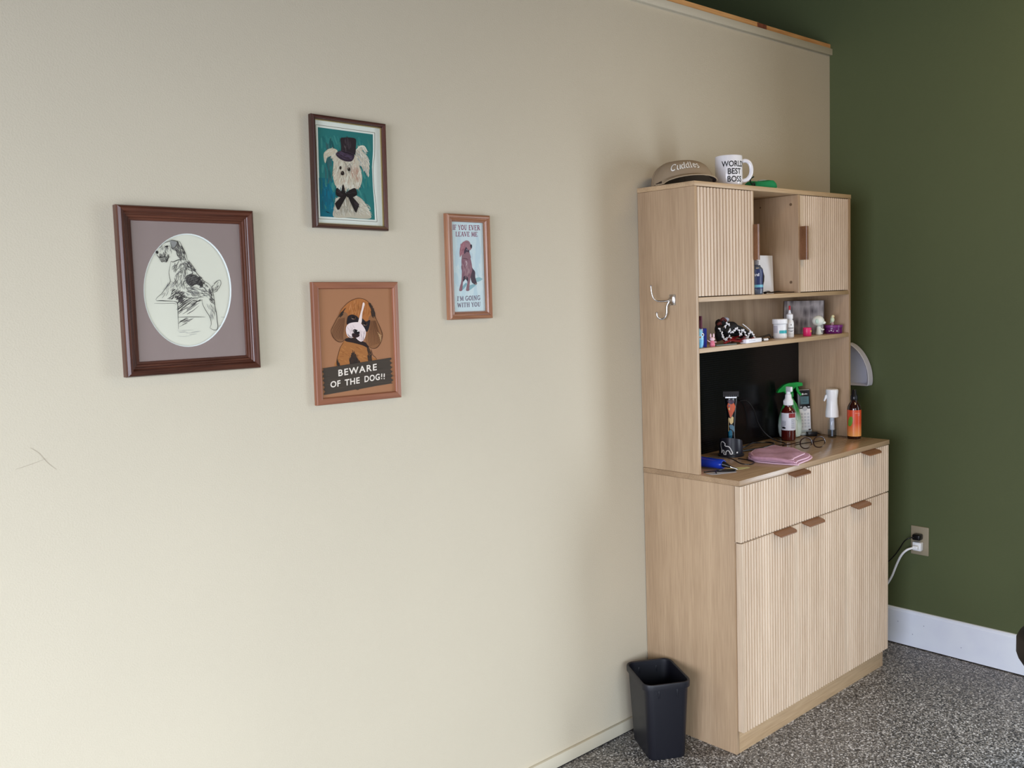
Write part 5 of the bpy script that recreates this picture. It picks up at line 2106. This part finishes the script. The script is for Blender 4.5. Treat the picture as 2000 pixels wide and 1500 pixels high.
b.add([(.0261 * math.cos(aa + x), .0261 * math.sin(aa + x), z) for x, z in vs], fs, leafm)
strip(b, .0260, aa + .1, aa + .85, .098, .1, mat('pale_orange_ink', (232, 150, 120), .4))
strip(b, .0260, aa + .5, aa + .85, .088, .097, mat('rose_ink', (206, 110, 96), .4))
b.build('label', t, weld=False)
b = B()
b.lathe([(.0135, .147), (.014, .148), (.0135, .163), (.0095, .168), (.0085, .183), (.006, .186), (.0001, .187)], bp_, 24)
b.build('pump_cap', t)

# glasses
t = thing('eyeglasses', 'dark brown round eyeglasses resting open on the worktop', 'glasses', (-.640, -.262, ZT), (0, 0, 0))
fr = mat('dark_tortoise', (38, 20, 18), .2)
gl = glassy('lens_glass', (246, 248, 248), .02)
# lenses stand nearly upright; line from hinge left to right
vL = Vector((.030, -.010, 0))
P1, P2 = Vector((0.004, .004, .026)), Vector((.052, -.020, .026))
dirx = (P2 - P1).normalized()
upv = Vector((.30, .22, 1)).normalized()
for c_ in (P1, P2):
    b = B()
    ringp = []
    for i in range(28):
        a = 2 * PI * i / 28
        ringp.append(c_ + dirx * .0235 * math.cos(a) + upv * .0205 * math.sin(a) * (1 + .06 * math.cos(2 * a)))
    b.tube(ringp, .0021, fr, 8, closed=True)
    b.build('rim', t)
    b = B()
    b.add(ringp, [tuple(range(28))], gl)
    b.build('lens', t, weld=False)
b = B()
m_ = (P1 + P2) / 2
b.tube(spline([P1 + dirx * .0235 + upv * .004, m_ + upv * .008, P2 - dirx * .0235 + upv * .004]), .0019, fr, 8)
b.build('bridge', t)
for c_, s_ in ((P1, -1), (P2, 1)):
    b = B()
    h_ = c_ + dirx * .0245 * s_ + upv * .006
    back = Vector((.052, .105, 0)).normalized()
    if s_ < 0:
        pts = [h_, h_ + Vector((-.004, .006, -.002)), h_ + back * .05 + Vector((-.02, 0, -.014)), h_ + back * .10 + Vector((-.03, 0, -.022)), h_ + back * .128 + Vector((-.03, 0, -.026))]
    else:
        pts = [h_, h_ + Vector((.003, .006, -.002)), h_ + back * .05 + Vector((-.02, 0, -.012)), h_ + back * .10 + Vector((-.05, 0, -.022)), h_ + back * .125 + Vector((-.07, 0, -.028))]
    pts = [Vector((p.x, p.y, max(.003, p.z))) for p in pts]
    b.tube(spline(pts), .0017, fr, 8)
    b.build('temple', t)

# pink towel, folded
t = thing('towel', 'folded pink terry cloth with paler edges on the worktop', 'cloth', (-.800, -.268, ZT))
tow = mat('pink_terry', (194, 150, 170), .95, bump=1.0, bscale=700, var=.1, vscale=70)
towe = mat('pale_pink_hem', (232, 196, 212), .95, bump=.6, bscale=700)
cor = [(-.0640, .088), (.094, .118), (.166, .034), (.060, -.078), (-.108, -.112), (-.135, .022)]
cor = [(-.135, .024), (-.066, .090), (.092, .116), (.128, .090), (.062, -.070), (-.085, -.110), (-.108, -.108)]


def sheet_layer(b, poly, z0, amp, ph, th=.006, hem=True):
    P = sp2(poly, True, 6)
    cx_ = sum(p[0] for p in P) / len(P)
    cy_ = sum(p[1] for p in P) / len(P)
    rings = 7
    n = len(P)
    vs = []
    for lay in (0, 1):
        for j in range(rings):
            q = 1 - j / rings
            for (x, y) in P:
                X, Y = cx_ + (x - cx_) * q, cy_ + (y - cy_) * q
                zz = z0 + amp * (math.sin(X * 38 + ph) * math.cos(Y * 45 + ph)) + (th * (1 if lay == 0 else 0) * (1 if j else .55))
                vs.append((X, Y, max(.0004, zz)))
        zz = z0 + amp * (math.sin(cx_ * 38 + ph) * math.cos(cy_ * 45 + ph)) + (th if lay == 0 else 0)
        vs.append((cx_, cy_, max(.0004, zz)))
    m1 = rings * n + 1
    fs = []
    for lay in (0, 1):
        o = lay * m1
        for j in range(rings - 1):
            for i in range(n):
                fs.append((o + j * n + i, o + j * n + (i + 1) % n, o + (j + 1) * n + (i + 1) % n, o + (j + 1) * n + i))
        for i in range(n):
            fs.append((o + (rings - 1) * n + i, o + (rings - 1) * n + (i + 1) % n, o + rings * n))
    for i in range(n):
        fs.append((i, m1 + i, m1 + (i + 1) % n, (i + 1) % n))
    b.add(vs, fs, tow, True)
    if hem:
        edge = [Vector(vs[i]) + Vector((0, 0, -th * .28)) for i in range(n)]
        b.tube(edge, .0022, towe, 6, closed=True)


b = B()
sheet_layer(b, cor, .0006, .0003, 0)
sheet_layer(b, [(x * .97 - .002, y * .96 + .003) for x, y in cor], .0065, .0012, 1)
sheet_layer(b, [(-.130, .020), (-.066, .086), (.088, .110), (.104, .078), (.046, -.052), (-.070, -.082), (-.105, -.09)], .0135, .0040, 2.2)
b.build('folded_layers', t)
b = B()
b.tube(spline([(-.108, -.105, .010), (-.128, -.040, .016), (-.138, .022, .015), (-.105, .055, .013), (-.066, .088, .011)]), .0075, tow, 10, flatten=.9)
b.build('rolled_edge', t)

# blue clipper with cord
t = thing('corded_trimmer', 'royal blue handheld trimmer lying beside the hutch left side', 'trimmer', (-1.110, -.185, ZT), (0, 0, math.radians(-88)))
b = B()
bl = mat('royal_blue_plastic', (14, 50, 160), .3)
vs, fs = [], []
sec2 = [(-.075, .020, .016), (-.060, .0235, .0175), (-.02, .0215, .0165), (.03, .020, .016), (.048, .020, .0165), (.054, .0165, .013)]
for (x, hw, hh) in sec2:
    for i in range(20):
        a = 2 * PI * i / 20
        vs.append((x, hw * math.cos(a), .0178 + hh * math.sin(a)))
for j in range(len(sec2) - 1):
    for i in range(20):
        fs.append((j * 20 + i, j * 20 + (i + 1) % 20, (j + 1) * 20 + (i + 1) % 20, (j + 1) * 20 + i))
fs += [tuple(range(20)), tuple(5 * 20 + i for i in range(19, -1, -1))]
b.add(vs, fs, bl, True)
b.build('trimmer_body', t)
b = B()
b.tube([(.053, 0, .0178), (.066, 0, .016), (.078, .003, .012)], [.011, .007, .004], bp_, 12)
b.tube([(.078, .003, .012), (.100, .012, .005)], [.004, .0022], chrome, 10)
b.build('strain_relief', t)
b = B()
b.box((-.082, -.016, .008), (-.074, .016, .026), mat('steel_blade', (226, 228, 232), .25, .9), .001)
b.build('blade', t)

# cords on the worktop
def cord(name_label, pts, rad, loc, zoff=ZT):
    b = B()
    P = spline(pts, k=7)
    o = Vector((loc[0], loc[1], 0))
    b.tube([p - o for p in P], rad, bp_, 8)
    tag(b.build('cord', loc=(loc[0], loc[1], zoff)), name_label, 'cord')


cord('black cord looping behind the blue trimmer towards the black stand', [(-1.105, -.125, .003), (-1.07, -.11, .010), (-1.03, -.14, .020), (-1.0, -.19, .016), (-1.005, -.235, .005), (-.99, -.262, .003), (-.95, -.25, .003), (-.93, -.215, .003), (-.925, -.17, .003)], .0018, (-1.0, -.18))
cord('thin black cord loop in front of the blue trimmer near the hutch edge', [(-1.19, -.222, .003), (-1.165, -.232, .003), (-1.14, -.262, .003), (-1.112, -.285, .003), (-1.100, -.275, .003), (-1.112, -.255, .003), (-1.14, -.245, .004), (-1.165, -.25, .0065), (-1.18, -.262, .003)], .0019, (-1.14, -.25))
cord('dark cable arching down the black panel behind the brown bottle', [(-.70, -.026, .170), (-.66, -.03, .165), (-.625, -.035, .13), (-.605, -.04, .08), (-.585, -.055, .04), (-.565, -.085, .012), (-.56, -.12, .004), (-.585, -.145, .004), (-.62, -.155, .004)], .0022, (-.62, -.08))
cord('tangled black cable lying behind the folded pink cloth', [(-.80, -.05, .004), (-.76, -.08, .010), (-.70, -.075, .016), (-.65, -.06, .010), (-.61, -.09, .009), (-.64, -.13, .010), (-.69, -.12, .004), (-.75, -.11, .004), (-.80, -.10, .004)], .0032, (-.70, -.09))

# yellow note and grey paper
t = thing('paper_note', 'pale yellow torn paper scrap beside the tip of the blue trimmer', 'paper', (-1.075, -.265, ZT))
b = B()
b.prism([(-.02, .028), (.02, .02), (.052, -.008), (.048, -.02), (.02, -.018), (-.02, -.008), (-.03, .01)], 0, .0006, mat('pale_yellow_paper', (196, 190, 134), .7), 'XY')
b.build('sheet', t)
t = thing('paper_slip', 'light grey paper slip under the black cord by the hutch side', 'paper', (-1.165, -.262, ZT))
b = B()
b.prism([(-.030, .030), (.02, .02), (.056, -.022), (.050, -.032), (-.020, -.006), (-.032, .004)], 0, .0006, mat('light_grey_paper', (176, 178, 186), .7), 'XY')
b.build('sheet', t)

# ------------------------------------------------------------------ dustpan on the green wall
t = thing('dustpan', 'white plastic dustpan hanging on the green wall behind the hutch', 'dustpan', (0, -.105, 1.05))
wd_ = mat('white_dustpan_plastic', (206, 208, 222), .4)
b = B()
out = []
for k_ in range(13):
    a = PI / 2 * k_ / 12
    out.append((-.090 * math.sin(a) ** .8 if k_ else 0, .172 * math.cos(a) ** .62 if k_ < 12 else .028))
out = [(0.09, .012), (0.09, .150), (.05, .176), (0, .176), (-.02, .166), (-.045, .143), (-.066, .112), (-.080, .078), (-.086, .048), (-.087, .022), (-.084, .006), (-.078, .003), (.04, .004)]
o2_ = sp2(out[3:12], False, 4)
outer_ = [(.10, .176)] + o2_ + [(.10, .004)]
# rim (outer wall), standing off the wall, and a sloping pan floor inside
n = len(outer_)
cxx, czz = .02, .06
inner = [(cxx + (y - cxx) * .80, czz + (z - czz) * .84) for y, z in outer_]
vs = [(-.012, y, z) for y, z in outer_] + [(-.046, y, z) for y, z in outer_] + [(-.050, y * .985, czz + (z - czz) * .97) for y, z in outer_] + [(-.018, y, z) for y, z in inner]
fs = []
for L_ in range(3):
    for i in range(n - 1):
        fs.append((L_ * n + i, L_ * n + i + 1, (L_ + 1) * n + i + 1, (L_ + 1) * n + i))
tri = tessellate_polygon([[Vector((y, z, 0)) for y, z in inner]])
fs += [tuple(3 * n + i for i in q) for q in tri]
tri = tessellate_polygon([[Vector((y, z, 0)) for y, z in outer_]])
fs += [tuple(q) for q in tri]
b.add(vs, fs, wd_, False)
b.build('pan', t)
b = B()
b.box((-.040, .09, .075), (-.012, .100, .105), wd_, .003)
b.tube([(-.026, .095, .10), (-.022, .095, .20), (-.016, .095, .27)], [.011, .012, .013], wd_, 14)
b.build('grip', t)
b = B()
b.box((-.016, .088, .262), (0, .102, .276), chrome, .001)
b.build('hanging_clip', t)

# ------------------------------------------------------------------ outlet with plugs
t = thing('wall_outlet', 'beige electrical outlet plate low on the green wall', 'outlet', (0, -.3835, .4425))
pv = mat('almond_plastic', (150, 140, 118), .45)
b = B()
b.box((-.006, -.0355, -.0575), (0, .0355, .0575), pv, .003, seg=3)
b.build('cover_plate', t)
for s_ in (-1, 1):
    b = B()
    b.lathe([(.0001, 0), (.0165, 0), (.0165, .002), (.0001, .002)], pv, 24, X=T(-.006, 0, .0195 * s_) @ RY(-90))
    for yy in (-.006, .006):
        b.box((-.0083, yy - .001, .0195 * s_ - .002), (-.0079, yy + .001, .0195 * s_ + .006), mat('gap_dark', (30, 28, 26), .9))
    b.build('socket', t)
t = thing('black_plug', 'black power plug and cord in the upper socket of the outlet', 'plug', (-.008, -.3835, .462))
b = B()
b.box((-.032, -.016, -.012), (0, .016, .012), bp_, .006, X=RZ(0), seg=3)
b.build('plug_body', t)
b = B()
b.tube(spline([(-.030, .006, 0), (-.044, .022, -.004), (-.046, .040, -.020), (-.040, .060, -.052), (-.034, .085, -.088), (-.026, .12, -.125), (-.02, .16, -.15)]), .0022, bp_, 8)
b.build('power_cord', t)
t = thing('white_plug', 'white power plug and thick white cord in the lower socket of the outlet', 'plug', (-.008, -.3835, .424))
b = B()
b.box((-.024, -.017, -.017), (0, .017, .017), wp, .003)
b.box((-.038, -.010, -.010), (-.022, .012, .006), wp, .004)
b.build('plug_body', t)
b = B()
b.tube(spline([(-.034, .004, -.002), (-.050, .026, -.012), (-.052, .048, -.038), (-.046, .070, -.082), (-.040, .092, -.135), (-.034, .118, -.178), (-.03, .15, -.21)]), .0044, wp, 10)
b.build('power_cord', t)

# ------------------------------------------------------------------ waste bin
t = thing('waste_bin', 'small black plastic wastebasket wedged between the beige wall and the cabinet', 'bin', (-1.350, -.146, 0), (0, 0, math.atan2(-.51, .86)))
bn = mat('matt_black_navy_plastic', (18, 19, 28), .42)
b = B()


def rrect(hw, hl, rad, z, n=6):
    o = []
    for sx_, sy_, a0 in ((1, 1, 0), (-1, 1, 90), (-1, -1, 180), (1, -1, 270)):
        for k_ in range(n + 1):
            a = math.radians(a0 + 90 * k_ / n)
            o.append((sx_ * (hw - rad) + rad * math.cos(a), sy_ * (hl - rad) + rad * math.sin(a), z))
    return o


lay = [rrect(.058, .083, .022, .002), rrect(.060, .085, .022, .0), rrect(.0615, .0865, .023, .006), rrect(.0725, .0955, .026, .228), rrect(.0725, .0955, .026, .231), rrect(.0785, .1015, .030, .232), rrect(.0790, .1020, .030, .246), rrect(.0775, .1005, .029, .251), rrect(.0745, .0975, .027, .252), rrect(.0715, .0945, .025, .249), rrect(.0705, .0935, .025, .236), rrect(.0600, .0845, .021, .012), rrect(.056, .080, .018, .006)]
n = len(lay[0])
vs = [p for l_ in lay for p in l_]
fs = []
for j in range(len(lay) - 1):
    for i in range(n):
        fs.append((j * n + i, j * n + (i + 1) % n, (j + 1) * n + (i + 1) % n, (j + 1) * n + i))
fs.append(tuple(range(n - 1, -1, -1)))
fs.append(tuple((len(lay) - 1) * n + i for i in range(n)))
b.add(vs, fs, bn, True)
b.build('bin_body', t)
b = B()
for s_ in (-1, 1):
    b.box((.030 * s_ - .003, -.0965, .205), (.030 * s_ + .003, -.0925, .231), bn, .001)
    b.box((.030 * s_ - .003, .0925, .205), (.030 * s_ + .003, .0965, .231), bn, .001)
b.build('rim_rib', t)

# ------------------------------------------------------------------ stool at the right edge
t = thing('stool', 'dark padded round stool seat cut off by the right edge of the photo', 'stool', (-.744, -1.182, 0))
b = B()
se = mat('black_vinyl', (13, 13, 14), .55)
b.lathe([(.0001, .352), (.130, .352), (.152, .364), (.166, .386), (.170, .398), (.170, .436), (.162, .452), (.140, .466), (.08, .472), (.0001, .474)], se, 48)
b.build('seat', t)
b = B()
b.lathe([(.0001, .10), (.022, .10), (.022, .26), (.016, .262), (.016, .35), (.0001, .351)], chrome, 20)
b.build('column', t)
for k_ in range(5):
    a = math.radians(72 * k_ - 40)
    b = B()
    b.tube([(0, 0, .10), (.08 * math.cos(a), .08 * math.sin(a), .085), (.125 * math.cos(a), .125 * math.sin(a), .062)], [.016, .012, .010], se, 10)
    lg = b.build('leg', t)
    b = B()
    b.lathe([(.0001, -.010), (.022, -.010), (.026, -.006), (.026, .006), (.022, .010), (.0001, .010)], se, 20, X=T(.125 * math.cos(a), .125 * math.sin(a), .026) @ RZ(math.degrees(a)) @ RX(90))
    b.tube([(.125 * math.cos(a), .125 * math.sin(a), .030), (.125 * math.cos(a), .125 * math.sin(a), .066)], .005, chrome, 8)
    b.build('castor', lg)
